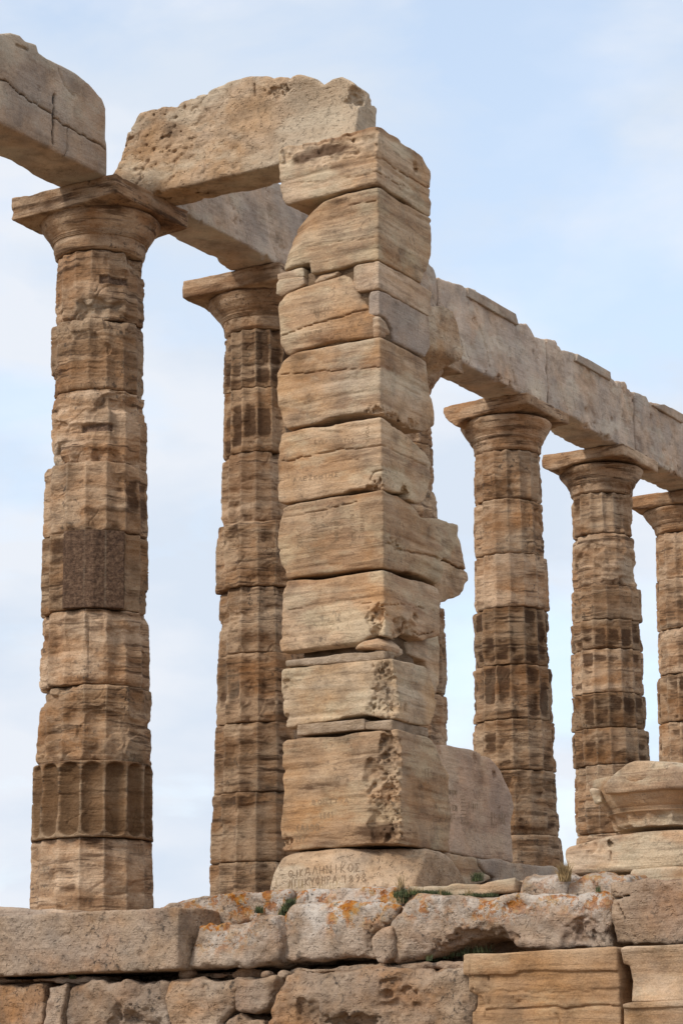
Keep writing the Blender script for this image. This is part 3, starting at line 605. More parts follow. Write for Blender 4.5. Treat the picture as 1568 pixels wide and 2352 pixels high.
block(2, [(308, 1032), (550, 900), (700, 868), (850, 842), (850, 1322), (680, 1347), (560, 1387), (395, 1417), (390, 1340), (205, 1387), (193, 1350), (218, 1210), (240, 1090)],
      [(790, 838), (880, 862), (970, 922), (1160, 1032), (1187, 1120), (1172, 1220), (1142, 1330), (1085, 1457), (960, 1392), (825, 1324), (790, 1310)], strata=(.006, 30., .02), stains=[(580, 935, 40, 9, .9)],
      cut=[lambda u, v, z: ((u - pL(ZA([(440, 1000)]))[0][0]) * .55 + (z - pL(ZA([(440, 1000)]))[0][1]) * .35 - (v - VP) * .9) * .9], grooves=[gl(ZA, [(640, 965), (820, 935)], .004, .01), gl(ZA, [(260, 1260), (500, 1220), (820, 1180)], .004, .006)])
# restored layer: core of mortar, new and old pieces set in it
stone('mortar_core', MORTAR, pillar, u=(UPF + .03, pL(ZA([(215, 1500)]))[0][0]), v=(VP + .05, .30), z=(pL(ZA([(700, 1850)]))[0][1], pL(ZA([(700, 1330)]))[0][1]), h=.016, rnd=.03, low=(.02, 5), mid=(.012, 16))
block('3b', [(670, 1380), (690, 1352), (850, 1324), (850, 1515), (700, 1535), (665, 1485)], [(790, 1310), (830, 1330), (1085, 1462), (1165, 1512), (1165, 1660), (1140, 1682), (830, 1517), (790, 1500)], strata=(.004, 20, .0), low=(.008, 3), mat=MARBLE_B)
block('3a', [(190, 1600), (230, 1562), (450, 1472), (600, 1422), (640, 1442), (685, 1502), (715, 1580), (765, 1650), (812, 1702), (812, 1838), (700, 1842), (480, 1872), (320, 1922), (250, 1954), (215, 1945), (190, 1880), (178, 1750), (180, 1650)],
      [(700, 1200), (940, 1200), (940, 2000), (700, 2000)], uf=UPF - .02, vb=.1, rnd=.035, low=(.02, 3), strata=(.007, 18., .11), grooves=[gl(ZA, [(190, 1830), (400, 1760), (600, 1700), (770, 1650)], .005, .014)])
block('3d', [(790, 1700), (850, 1700), (850, 1838), (800, 1840)], [(780, 1720), (840, 1700), (880, 1740), (910, 1805), (880, 1842), (800, 1840)], rnd=.03, vb=0.)
block('3c', [(768, 1570), (782, 1525), (850, 1512), (850, 1965), (800, 1965), (768, 1900)], [(790, 1500), (830, 1518), (1145, 1683), (1152, 1900), (1125, 1957), (930, 1862), (920, 1780), (885, 1712), (830, 1690), (790, 1670)], mat=GREYM, strata=(0, 1, 0), low=(.006, 3), cut=[lambda u, v, z: np.minimum(pL(ZA([(820, 1692)]))[0][1] - z, VP + .10 - v) + 0 * u])
for pts in ([(172, 1420), (335, 1382), (342, 1432), (176, 1465)], [(165, 1490), (185, 1462), (340, 1437), (346, 1482), (320, 1502), (195, 1566), (163, 1552)], [(415, 1475), (450, 1435), (570, 1402), (555, 1430), (430, 1478)]):
    block('s', pts, [(700, 1000), (1000, 1000), (1000, 2000), (700, 2000)], vb=-.25, name='packing_stone', rnd=.012, low=(.006, 6), strata=(.008, 30, 0.05))
block(4, [(235, 478), (215, 440), (180, 330), (173, 120), (208, 35), (250, -3), (300, -38), (480, -88), (700, -113), (880, -120), (890, 388), (840, 378), (760, 384), (700, 388), (520, 412), (430, 442)],
      [(820, -130), (900, -103), (1000, -58), (1125, -3), (1132, 100), (1150, 200), (1166, 300), (1192, 440), (1165, 467), (1075, 507), (1030, 492), (960, 440), (900, 412), (830, 385)], zl=ZB, mat=MARBLE_B,
      chips=[cl(ZB, (820, 370), .05, .04, 1.8), cr(ZB, (930, 415), .06, .04, 1.8), cr(ZB, (1060, 490), .07, .05, 1.4)], grooves=[gl(ZB, [(190, 130), (500, 100), (850, 75)], .005, .012), gr(ZB, [(880, 80), (1150, 260)], .005, .01)])
block(5, [(235, 482), (440, 433), (600, 414), (880, 405), (880, 885), (750, 872), (640, 888), (600, 907), (400, 942), (225, 978), (180, 967), (173, 800), (173, 620), (198, 520)],
      [(820, 400), (870, 412), (950, 468), (1050, 556), (1118, 636), (1156, 700), (1142, 830), (1120, 932), (1065, 987), (1020, 942), (1030, 892), (960, 892), (880, 888), (820, 870)], zl=ZB,
      chips=[cl(ZB, (840, 885), .06, .05, 2.2), cr(ZB, (1000, 895), .04, .04, 1.6)], grooves=[gl(ZB, [(190, 705), (280, 690), (330, 672), (550, 630), (850, 590)], .005, .014), gl(ZB, [(480, 705), (700, 690)], .004, .01), gl(ZB, [(705, 690), (700, 765)], .004, .01), gl(ZB, [(780, 830), (800, 775), (860, 755)], .005, .012), gr(ZB, [(860, 590), (1000, 660), (1150, 740)], .005, .01)])
block(6, [(237, 982), (350, 962), (600, 912), (700, 897), (890, 888), (890, 1405), (830, 1408), (600, 1428), (430, 1442), (300, 1462), (237, 1482), (195, 1400), (177, 1260), (188, 1100), (200, 1020)],
      [(820, 885), (880, 892), (960, 920), (1026, 966), (1082, 1066), (1180, 1132), (1236, 1202), (1242, 1350), (1232, 1440), (1196, 1502), (1090, 1442), (900, 1407), (820, 1390)], zl=ZB, vb=.5,
      chips=[cr(ZB, (950, 1250), .05, .02, 1.6)], grooves=[gl(ZB, [(205, 1075), (500, 1010), (700, 970)], .005, .012), gr(ZB, [(880, 1240), (1000, 1290), (1230, 1340)], .006, .015)])
UX = UPF + .05
xl = [on_u(x, y, UX) for x, y in Z3([(170, 515), (318, 600)])]
stone('bonding_stone', PALEM, pillar, R=[on_u(x, y, UX) for x, y in Z3([(60, 300), (160, 290), (230, 302), (290, 332), (312, 400), (345, 560), (338, 588), (318, 606), (265, 690), (222, 730), (200, 790), (182, 806), (150, 750), (60, 700)])], u=(UX, UX + .5), h=.012, rnd=.02, low=(.014, 4), mid=(.007, 12), strata=(.004, 20, .08),
      cut=[lambda u, v, z: (np.interp(v, [xl[0][0], xl[1][0]], [xl[0][1], xl[1][1]]) - z) * .8 - (u - UX) * .6 + 0 * u])
block('6b', [(-500, 900), (1000, 900), (1000, 1700), (-500, 1700)], [(1040, 1062), (1150, 1062), (1250, 1077), (1360, 1112), (1402, 1232), (1422, 1312), (1418, 1400), (1425, 1480), (1382, 1580), (1300, 1630), (1232, 1634), (1203, 1500), (1150, 1450)], zl=ZB, uf=UPF + .06, vb=1.4, ub=.5, name='bonding_stone', strata=(.003, 14., 0.), rnd=.014, facet=(.03, 4.),
      grooves=[gr(ZB, [(1243, 1345), (1300, 1375), (1420, 1428)], .009, .08, UPF + .06)])
block(7, [(235, 1487), (400, 1457), (600, 1432), (890, 1408), (890, 1860), (840, 1840), (790, 1832), (735, 1880), (680, 1935), (450, 1968), (215, 2005), (195, 1930), (190, 1880), (213, 1800), (203, 1690), (213, 1540)],
      [(800, 1400), (900, 1418), (1090, 1472), (1200, 1527), (1227, 1620), (1206, 1690), (1213, 1790), (1205, 1840), (1105, 1870), (1030, 1825), (965, 1866), (900, 1900), (880, 1880), (800, 1830)], zl=ZB, vb=.45,
      chips=[*arris(ZB, 840, 1660, 1830, 4, .03, .05, UPF), cl(ZB, (820, 1720), .07, .04), cl(ZB, (830, 1780), .06, .04), cr(ZB, (1072, 1735), .035, .03), cr(ZB, (1000, 1850), .14, .06, 1.5)], grooves=[gr(ZB, [(860, 1640), (1000, 1650), (1200, 1690)], .004, .01), gl(ZB, [(240, 1680), (500, 1650), (800, 1640)], .004, .01), gr(ZB, [(1040, 1800), (1100, 1850), (1200, 1830)], .005, .015)])
block('7f', [(195, 215), (400, 187), (620, 162), (775, 157), (830, 157), (830, 215), (700, 227), (400, 247), (194, 262)], [(700, 130), (830, 180), (835, 215), (830, 228), (700, 230)], zl=ZC, mat=GRITTY, vb=-.1, name='mortar_layer', strata=(0, 1, 0), low=(.008, 5))
stone('mortar_core', MORTAR, pillar, u=(UPF + .12, -2.1), v=(VP + .14, .25), z=(pL(ZC([(600, 260)]))[0][1], pL(ZC([(600, 30)]))[0][1]), h=.016, rnd=.03, low=(.02, 5), mid=(.012, 16))
block('k', [(605, 155), (625, 130), (655, 108), (730, 94), (778, 128), (776, 156)], [(600, 0), (1200, 0), (1200, 400), (600, 400)], zl=ZC, uf=UPF - .01, vb=-.2, name='packing_stone', rnd=.03, strata=(0, 1, 0))
block('k2', [(700, 90), (900, 90), (900, 260), (700, 260)], [(785, 165), (830, 120), (882, 150), (888, 188), (855, 207), (800, 190)], zl=ZC, vb=0., name='packing_stone', rnd=.03, strata=(0, 1, 0))
block('7b', [(-500, -300), (1000, -300), (1000, 900), (-500, 900)], [(885, 110), (985, 98), (1075, 58), (1085, 300), (1060, 420), (1030, 400), (990, 215), (900, 180)], zl=ZC, uf=UPF + .1, vb=.8, ub=.5, name='bonding_stone')
U8 = UPF - .06
block(8, [(190, 272), (400, 247), (640, 228), (900, 212), (900, 565), (750, 557), (650, 547), (520, 567), (400, 587), (262, 602), (258, 658), (205, 645), (195, 550), (177, 420), (179, 310)],
      [(760, 215), (840, 212), (900, 180), (990, 210), (1006, 270), (1050, 350), (1063, 450), (1050, 550), (1025, 607), (940, 592), (850, 572), (760, 560)], zl=ZC, uf=U8, mat=MARBLE_B,
      chips=[cl(ZC, (745, 300), .07, .035, .8), cl(ZC, (760, 400), .08, .04, .8), cl(ZC, (750, 480), .07, .04, .8), cl(ZC, (790, 340), .1, .05, .6), cl(ZC, (700, 520), .05, .03), cr(ZC, (850, 510), .03, .02), *arris(ZC, 790, 260, 550, 7, .04, .065, U8), cl(ZC, (205, 350), .03, .02), cl(ZC, (205, 380), .03, .02), cl(ZC, (207, 560), .03, .02)])
block('8p', [(265, 602), (660, 567), (660, 627), (262, 668)], [(600, 400), (1200, 400), (1200, 900), (600, 900)], zl=ZC, uf=U8, mat=GRITTY, vb=-.1, name='repair_strip', rnd=.006, strata=(0, 1, 0), low=(.003, 5), mid=(.004, 18))
block('8q', [(663, 572), (900, 566), (900, 640), (663, 628)], [(760, 560), (850, 575), (1022, 620), (1022, 672), (800, 642), (760, 630)], zl=ZC, uf=U8 + .01, mat=GRITTY, vb=.2, name='repair_strip', rnd=.008, strata=(0, 1, 0), low=(.003, 5), mid=(.003, 18))
U9 = -2.95
block(9, [(215, 682), (400, 657), (640, 650), (700, 632), (930, 632), (930, 1302), (860, 1303), (640, 1302), (187, 1336), (188, 1300), (178, 1180), (188, 1000), (182, 820), (189, 720)],
      [(780, 620), (860, 642), (1025, 682), (1060, 722), (1090, 812), (1126, 890), (1136, 1100), (1131, 1347), (1000, 1327), (890, 1306), (780, 1290)], zl=ZC, uf=U9, vb=.45, strata=(.008, 20., 0.), stains=[(400, 1230, 130, 26, .62), (760, 1240, 60, 40, .9), (780, 900, 35, 60, .6), (420, 960, 120, 10, .6), (400, 1110, 130, 8, .7)],
      chips=[cl(ZC, (x, y), r, d, .75) for x, y, r, d in ((700, 880, .10, .05), (720, 960, .12, .06), (740, 1090, .10, .05), (745, 1180, .13, .07), (760, 1260, .12, .06), (790, 760, .10, .05), (820, 850, .10, .06), (850, 730, .06, .04), (845, 800, .05, .04), (850, 960, .06, .04), (845, 1060, .05, .045), (850, 1120, .05, .04), (850, 1200, .08, .05))] + arris(ZC, 800, 690, 1290, 14, .045, .075, U9) + [cl(ZC, (205, 1300), .05, .03)])
VB = -.50
stone('base_block', PALEM, pillar, L=[on_v(x, y, VB) for x, y in ZC([(190, 1342), (640, 1307), (900, 1302), (1500, 1302), (1500, 1640), (-20, 1640), (95, 1570), (112, 1480), (145, 1420), (160, 1380)])],
      R=[on_u(x, y, -3.0) for x, y in ZC([(600, 1290), (860, 1304), (1100, 1342), (1150, 1390), (1200, 1450), (1250, 1530), (1290, 1640), (600, 1640)])], u=(-3.02, -1.2), v=(VB, .9), h=.011, rnd=.04, low=(.022, 3), mid=(.006, 9), vf=VB, uf=-3.02,
      cut=[lambda u, v, z: ((-(v - VB)) * .75 + (z - 1.36) * .55 + (-(u + 2.45)).clip(0) * .4 - .06) + 0 * u], chips=[('L', *on_v(*ZC([(800, 1440)])[0], VB), .35, .07, 1.3)])

# ------------------------------------------------------------------ wall slab and sills behind the pillar
UO = -2.82
o = stone('wall_slab', GREYM, R=[on_u(x, y, UO) for x, y in ZC([(1050, 718), (1170, 727), (1300, 750), (1400, 800), (1462, 870), (1502, 960), (1532, 1020), (1541, 1090), (1526, 1180), (1531, 1300), (1538, 1412), (1300, 1382), (1110, 1342), (1100, 1000)])], u=(UO, UO + .38), h=.012, rnd=.02, low=(.010, 2.5), mid=(.003, 9), pits=(.005, 6), uf=UO,
          chips=[('R', *on_u(*ZC([p])[0], UO), r, d, a) for p, r, d, a in (((1085, 760), .10, .06, .6), ((1310, 800), .05, .025, .7), ((1420, 905), .05, .025, .6), ((1360, 780), .04, .03, 1), ((1135, 1290), .05, .03, .5), ((1450, 1100), .02, .01, 1))])
tag(o, 'upright grey wall slab with rounded top corner and scratched names beside the square pillar', 'wall slab'); SLAB = o; o.color = (1.02, .92, .86, 1)
US = -2.95
def sill(pts, zf, label, mat=MARBLE, uf=US, **kw):
    o = stone('sill_block', mat, R=[on_u(x, y, uf) for x, y in zf(pts)], u=(uf, uf + .9), h=.014, rnd=.025, low=(.018, 4), mid=(.007, 12), **kw); return tag(o, label, 'stone block', 'sill blocks under the wall slab')
sill([(1105, 1343), (1180, 1352), (1328, 1380), (1335, 1420), (1368, 1470), (1425, 1505), (1300, 1560), (1150, 1560), (1160, 1420)], ZC, 'tan wedge shaped sill block with a sloping broken face, beside the pillar foot')
sill([(1333, 1382), (1500, 1407), (1640, 1420), (1790, 1440), (1830, 1475), (1830, 1560), (1420, 1560), (1430, 1500), (1372, 1466), (1340, 1420)], ZC, 'long low marble sill under the right end of the grey wall slab', mat=GREYM)

# ------------------------------------------------------------------ fallen capital on its slab (right)
cap_c = W(np.array([-4.72, .32, 0.])); VC = .32
root = thing('fallen_capital', 'broken column capital lying on a rounded slab at the right edge', 'capital', (cap_c[0], cap_c[1], EYE + 1.60))
def fallen():
    d = np.linalg.norm(cap_c[:2]); z = lambda y: EYE + (2463 - 9 - y) / FPX * (d - .4) * .985
    zb, zn, ze, zt = z(1908), z(1876), z(1868), z(1793)
    prof = [(.41, zb)] + [(.41 + .02 * t, zb + (zn - zb) * t) for t in np.linspace(.05, 1, 16)] + [(.445, zn + .004), (.452, zn + .012), (.446, zn + .018), (.456, zn + .024), (.452, zn + .03)]
    prof += [(.455 + .115 * np.sin(t * 1.45) ** .9, zn + .035 + (zt - zn - .035) * t) for t in np.linspace(.02, 1, 34)]
    prof = np.array(prof); nth = 420; th = np.linspace(0, 2 * np.pi, nth, endpoint=False)
    T, R = np.meshgrid(th, prof[:, 0], indexing='ij'); Zz = np.broadcast_to(prof[:, 1], T.shape); ph = (16 * T / 2 / np.pi + .35) % 1; scal = 4 * ph * (1 - ph)
    tt = np.clip((Zz - zb) / (zn - zb), 0, 1); fm = (Zz < zn) * sstep(.0, .25, 1 - tt) * sstep(.25, .5, tt + .45 * scal)
    P = np.stack([R * np.cos(T), R * np.sin(T), Zz], -1) + 61.
    r = R - .03 * scal * fm - .006 * fbm(P * np.array([2, 2, 8.]), 3) - .03 * sstep(.2, .5, fbm(P * 2.4, 3)) - .003 * fbm(P * 30, 2) - .03 * (1 - sstep(0, .25, tt)) * sstep(0, .3, noise(P * 5))
    V = np.stack([r * np.cos(T) + cap_c[0], r * np.sin(T) + cap_c[1], Zz], -1).reshape(-1, 3); m = len(prof); i = np.arange(nth * m).reshape(nth, m); j = np.roll(i, -1, 0)
    Q = np.stack([i[:, :-1], j[:, :-1], j[:, 1:], i[:, 1:]], -1).reshape(-1, 4)
    V = np.concatenate([V, [[cap_c[0], cap_c[1], zb], [cap_c[0], cap_c[1], zt]]])
    tri = np.concatenate([np.stack([j[:, 0], i[:, 0], np.full(nth, len(V) - 2)], -1), np.stack([i[:, -1], j[:, -1], np.full(nth, len(V) - 1)], -1)])
    e = mesh_mixed('echinus', V, Q, tri, MARBLE, root, {'stain': np.zeros(len(V)), 'grit': np.zeros(len(V)), 'pale': np.zeros(len(V))})
    va = VC - .56
    L = [on_v(x, y, va) for x, y in Z8([(525, 690), (505, 600), (590, 500), (700, 400), (790, 335), (860, 290), (930, 262), (1100, 268), (1568, 290), (2300, 270), (2300, 600), (1300, 625), (1120, 640)])]
    stone('abacus', MARBLE, root, L=L, u=(-5.9, -4.1), v=(va, VC + .5), h=.012, rnd=.02, low=(.012, 3), mid=(.005, 10), strata=(.005, 24., .05),
          cut=[lambda u, v, z: ((z - L[9][1]) * .9 - (v - va) * .42 - (u - L[6][0] + .45) * .3 + .06)])
    Lk = [on_v(x, y, va + .1) for x, y in Z8([(330, 700), (360, 620), (480, 610), (530, 680), (500, 800), (400, 830), (345, 800)])]
    stone('broken_corner', MARBLE, root, L=Lk, v=(va + .1, VC + .2), h=.011, rnd=.03, low=(.02, 5), mid=(.016, 14), facet=(.06, 4.5))
    return zb
zb = fallen()
VS = -.32
o = stone('rounded_slab', MARBLE, L=[on_v(x, y, VS) for x, y in Z8([(0, 1470), (15, 1420), (60, 1385), (250, 1340), (450, 1270), (650, 1235), (900, 1215), (1200, 1190), (2300, 1150), (2300, 1640), (1400, 1655), (700, 1712), (120, 1760), (40, 1720), (10, 1600)])], v=(VS, .95), h=.013, rnd=.05, low=(.012, 2.5), mid=(.004, 9), strata=(.004, 16., 0.), vf=VS,
          chips=[('L', *on_v(*Z8([(390, 1345)])[0], VS), .09, .03, 2)], grooves=[('L', [on_v(x, y, VS) for x, y in Z8([(630, 1470), (632, 1580)])], .006, .015)])
tag(o, 'thick tan slab with a rounded left end under the broken capital', 'stone slab')
o = stone('thin_slab', MARBLE, L=[on_v(x, y, VS - .08) for x, y in Z6([(1352, 118), (1362, 103), (1420, 97), (1620, 88), (1620, 160), (1352, 160)])], v=(VS - .08, .9), h=.014, rnd=.02, low=(.008, 3), strata=(.004, 16, 0))
tag(o, 'thin pale slab between the rounded slab and the square limestone block', 'stone slab')

# ------------------------------------------------------------------ foundation stones
def fnd(name, pts, zf, v0, label, mat=ROCK, dep=.8, cat='stone block', **kw):
    l = [on_v(x, y, v0) for x, y in zf(pts)]
    kw.setdefault('rnd', .028); kw.setdefault('low', (.026, 3.)); kw.setdefault('facet', (.045, 2.6)); kw.setdefault('mid', (.018, 9.)); kw.setdefault('fine', (.006, 36.)); kw.setdefault('pits', (.008, 24.)); kw.setdefault('h', .013)
    for k in ('chips', 'grooves'):
        if k in kw:
            kw[k] = [(a[0], *on_v(*zf([a[1]])[0], v0), *a[2:]) if k == 'chips' else (a[0], [on_v(x, y, v0) for x, y in zf(a[1])], *a[2:]) for a in kw[k]]
    if mat is LICHEN:
        def grow(X, l=l):
            la = np.array(l); order = np.argsort(la[:, 0]); top = np.full(len(X), la[:, 1].max())
            for b0 in np.arange(la[:, 0].min(), la[:, 0].max(), .15):
                s_ = (la[:, 0] > b0 - .15) & (la[:, 0] < b0 + .3)
                if s_.any(): q_ = (X[:, 0] >= b0) & (X[:, 0] < b0 + .15); top[q_] = la[s_, 1].max()
            return {'grow': sstep(-.26, -.02, X[:, 2] - top + .12 * fbm(X * 2.5, 2))}
        kw['attr'] = grow
    o = stone(name, mat, L=l, v=(v0, v0 + dep), vf=v0, **kw); return tag(o, label, cat, 'foundation stones')
VA, VB2, VD, VM = -.78, -1.05, -1.25, -1.9
V1 = -1.32
fnd('limestone_block', [(690, 225), (712, 208), (770, 185), (960, 160), (1200, 142), (1320, 138), (1338, 165), (1328, 225), (1290, 262), (1180, 300), (690, 300)], Z7, VA, 'low grey stone splashed with orange lichen, behind the big squared block', LICHEN, dep=.5, low=(.02, 3))
fnd('limestone_block', [(-14, 190), (20, 178), (300, 166), (400, 163), (432, 172), (438, 240), (420, 290), (-14, 290)], Z6, VA, 'flat lichened stone right under the carved date of the pillar foot', LICHEN, dep=.5, low=(.02, 3), grooves=[('L', [(50, 175), (48, 250)], .006, .02)])
fnd('marble_step', [(445, 182), (455, 172), (700, 158), (735, 155), (765, 140), (885, 134), (900, 200), (640, 230), (450, 240)], Z6, VA, 'long thin marble step behind the green grass', MARBLE, dep=.6, low=(.012, 3), pits=(0, 1), mid=(.005, 9), fine=(.001, 40))
fnd('limestone_rock', [(450, 260), (455, 228), (480, 207), (560, 211), (600, 222), (600, 260)], Z6, VA - .12, 'small flat pale rock by the grass, left end of the big lichened boulder', LICHEN, dep=.4, cat='rock')
fnd('limestone_rock', [(874, 230), (880, 195), (888, 140), (912, 115), (1040, 112), (1085, 132), (1094, 190), (1090, 230)], Z6, VA - .05, 'rounded brown rock left of the dry grass tuft', LICHEN, dep=.5, cat='rock', rnd=.07)
fnd('limestone_rock', [(1086, 240), (1088, 190), (1102, 152), (1130, 122), (1180, 104), (1250, 124), (1338, 116), (1352, 150), (1340, 240)], Z6, VA, 'dark spotted rock with orange lichen right of the dry grass tuft', LICHEN, dep=.5, cat='rock', rnd=.06)
# big squared block with its receding right side
l = [on_v(x, y, V1) for x, y in Z7([(-260, 278), (0, 262), (820, 219), (821, 505), (460, 522), (-260, 552)])]
uc = l[2][0]; lr = [(V1 - .4, l[2][1] + .012), (V1 + .35, l[2][1] + .004), (V1 + 1.2, l[2][1] + .004), (V1 + 1.2, l[3][1]), (V1 - .4, l[3][1])]
o = stone('limestone_block', ROCK, L=l, R=lr, u=(uc, uc + 2.6), v=(V1, V1 + 1.15), vf=V1, uf=uc, h=.013, rnd=.015, low=(.010, 3), mid=(.007, 12), fine=(.005, 45), pits=(.006, 30), chips=[('L', *on_v(*Z7([(645, 435)])[0], V1), .03, .02), ('L', *on_v(*Z7([(290, 350)])[0], V1), .03, .015, 2)])
tag(o, 'big squared limestone block at the lower left with a sharp right corner', 'stone block', 'foundation stones')
fnd('marble_step', [(-260, 205), (-60, 212), (40, 222), (140, 228), (330, 238), (330, 300), (-260, 300)], Z7, -.72, 'thin grey slab lying in front of the leftmost column', GREYM, dep=.35, low=(.008, 3), pits=(0, 1), mid=(.006, 9), h=.012)
fnd('limestone_rock', [(864, 500), (872, 440), (882, 400), (918, 312), (950, 300), (978, 302), (1000, 284), (1050, 279), (1095, 296), (1130, 284), (1170, 262), (1215, 247), (1247, 256), (1276, 312), (1286, 400), (1278, 468), (1240, 484), (1050, 494)], Z7, VB2 - .12, 'lumpy pale rubble rock beside the sharp corner of the big squared block', LICHEN, dep=.6, cat='rock', rnd=.06)
fnd('limestone_rock', [(-76, 400), (-72, 320), (-66, 285), (-48, 262), (-10, 247), (150, 235), (330, 234), (426, 246), (408, 290), (375, 330), (330, 345), (300, 380), (300, 430), (318, 456), (150, 462), (-58, 468)], Z6, VB2, 'broad grey boulder with orange lichen under the pillar foot', LICHEN, dep=.7, cat='rock', rnd=.07, grooves=[('L', [(310, 240), (330, 290), (300, 340)], .006, .03)])
fnd('limestone_rock', [(303, 385), (335, 348), (378, 332), (386, 360), (384, 460), (350, 476), (335, 472), (322, 440)], Z6, VB2 - .05, 'narrow upright wedge of stone between two lichened boulders', ROCK, dep=.4, cat='rock', low=(.02, 5), rnd=.03)
fnd('limestone_rock', [(400, 296), (430, 255), (480, 224), (600, 220), (740, 217), (830, 205), (880, 200), (1090, 200), (1200, 193), (1264, 195), (1270, 412), (1080, 427), (880, 432), (845, 405), (800, 378), (740, 372), (690, 378), (640, 405), (560, 445), (480, 462), (405, 466), (388, 440), (382, 390), (388, 330)], Z6, VB2, 'largest lichen covered boulder, hollow underneath, above the marble blocks', LICHEN, dep=.75, cat='rock', rnd=.06, low=(.06, 2.2), mid=(.022, 8),
    chips=[('L', (690, 440), .16, .16, 1.4), ('L', (760, 420), .14, .16, 1.5), ('L', (600, 450), .1, .1, 1.3), ('L', (830, 430), .1, .1, 1.3), ('L', (1170, 390), .30, .06, 1.)], grooves=[('L', [(1090, 410), (1100, 330), (1150, 300)], .006, .02)])
fnd('limestone_block', [(1268, 170), (1275, 156), (1430, 146), (1660, 134), (1660, 415), (1272, 415)], Z6, VB2 - .05, 'squared limestone block with dark stains at the right edge of the photo', ROCK, dep=.8, rnd=.025, low=(.022, 3), grooves=[('L', [(1270, 212), (1310, 218), (1350, 205)], .008, .06), ('L', [(1300, 230), (1330, 300)], .005, .02)])
# thin levelling course
fnd('levelling_stone', [(-180, 547), (200, 542), (455, 534), (462, 548), (450, 566), (-180, 572)], Z7, V1 + .12, 'flat thin stone in the gap under the big squared block, at the left', ROCK, dep=.5, low=(.012, 5), rnd=.02)
fnd('levelling_stone', [(818, 540), (830, 520), (870, 514), (1195, 500), (1202, 545), (1000, 556), (820, 556)], Z7, VB2 + .03, 'flat thin stone in the gap under the lumpy rubble rock', ROCK, dep=.5, low=(.012, 5), rnd=.02, grooves=[('L', [(1040, 495), (1035, 550)], .006, .03)])
fnd('levelling_stone', [(-30, 505), (0, 496), (300, 489), (560, 475), (672, 470), (690, 505), (300, 520), (-30, 532)], Z6, VB2 + .04, 'flat thin tan stone in the gap under the broad grey boulder', ROCK, dep=.5, low=(.014, 5), rnd=.02, grooves=[('L', [(545, 468), (550, 505)], .006, .03)])
rq = random.Random(9)
for (x, y), r_, where in (((845, 527), .05, 'under the right end of the big squared block'), ((1103, 489), .022, 'on the thin stone under the lumpy rubble rock'), ((1137, 487), .024, 'right of the tiny pebble under the lumpy rubble rock'), ((1212, 528), .03, 'in the dark gap left of the broad grey boulder'), ((1290, 530), .035, 'in the dark gap below the broad grey boulder'), ((1360, 522), .03, 'at the left end of the flat thin tan stone')):
    uu, zz = on_v(*Z7([(x, y)])[0], VB2 - .1)
    o = stone('pebble', ROCK, L=[(uu + r_ * 1.2 * math.cos(a) * rq.uniform(.8, 1.1), zz + r_ * .8 * math.sin(a) * rq.uniform(.8, 1.1)) for a in np.linspace(0, 6.28, 9)[:-1]], v=(VB2 - .1, VB2 + .0), h=.008, rnd=.03, low=(.006, 8), mid=(.004, 25), fine=(0, 1)); tag(o, 'small pebble ' + where, 'pebble', 'pebbles in the joints')
# lower course
low = dict(low=(.03, 3.2), rnd=.035)
fnd('limestone_block', [(-260, 575), (0, 566), (188, 560), (199, 580), (196, 860), (-260, 860)], Z7, VD, 'yellowish squared block in the lowest course, left edge of the photo', ROCK, low=(.015, 3), rnd=.02)
fnd('limestone_block', [(203, 572), (300, 562), (306, 580), (262, 860), (200, 860)], Z7, VD - .02, 'narrow upright yellowish block in the lowest course', ROCK, low=(.015, 4), rnd=.02)
fnd('limestone_block', [(312, 575), (340, 562), (600, 552), (775, 549), (783, 580), (762, 640), (800, 860), (268, 860)], Z7, VD, 'wide rough block with a dark hollow in its lower face, lowest course', ROCK, chips=[('L', (620, 790), .20, .11, 1.4), ('L', (545, 770), .12, .08), ('L', (690, 725), .10, .05)], **low)
fnd('limestone_block', [(786, 556), (900, 548), (1068, 544), (1086, 575), (1082, 650), (1074, 692), (1010, 752), (990, 860), (802, 860), (768, 650)], Z7, VD + .02, 'cracked greyish block next to the hollowed one, lowest course', ROCK, grooves=[('L', [(930, 580), (940, 640), (960, 690)], .006, .02)], **low)
fnd('limestone_rock', [(1088, 552), (1180, 545), (1262, 541), (1256, 600), (1236, 660), (1215, 692), (1150, 704), (1086, 690), (1080, 640), (1090, 600)], Z7, VD + .02, 'small greyish rock wedged between two big blocks, lowest course', ROCK, cat='rock', dep=.5, **low)
fnd('limestone_rock', [(1016, 752), (1060, 706), (1100, 700), (1215, 742), (1215, 860), (1000, 860)], Z7, VD + .06, 'low yellow rock under the small greyish wedged rock', ROCK, cat='rock', dep=.5, **low)
fnd('limestone_block', [(-40, 534), (0, 524), (300, 514), (560, 506), (690, 503), (700, 560), (716, 640), (722, 860), (-120, 860), (-108, 720), (-78, 610), (-52, 560)], Z6, VD - .03, 'biggest rough orange block left of the squared marble blocks, lowest course', ROCK, low=(.055, 2.6), mid=(.024, 8.), rnd=.06, chips=[('L', (200, 745), .10, .12, 1.7), ('L', (270, 740), .09, .1, 1.5), ('L', (60, 700), .15, .03), ('L', (430, 640), .3, .03)])
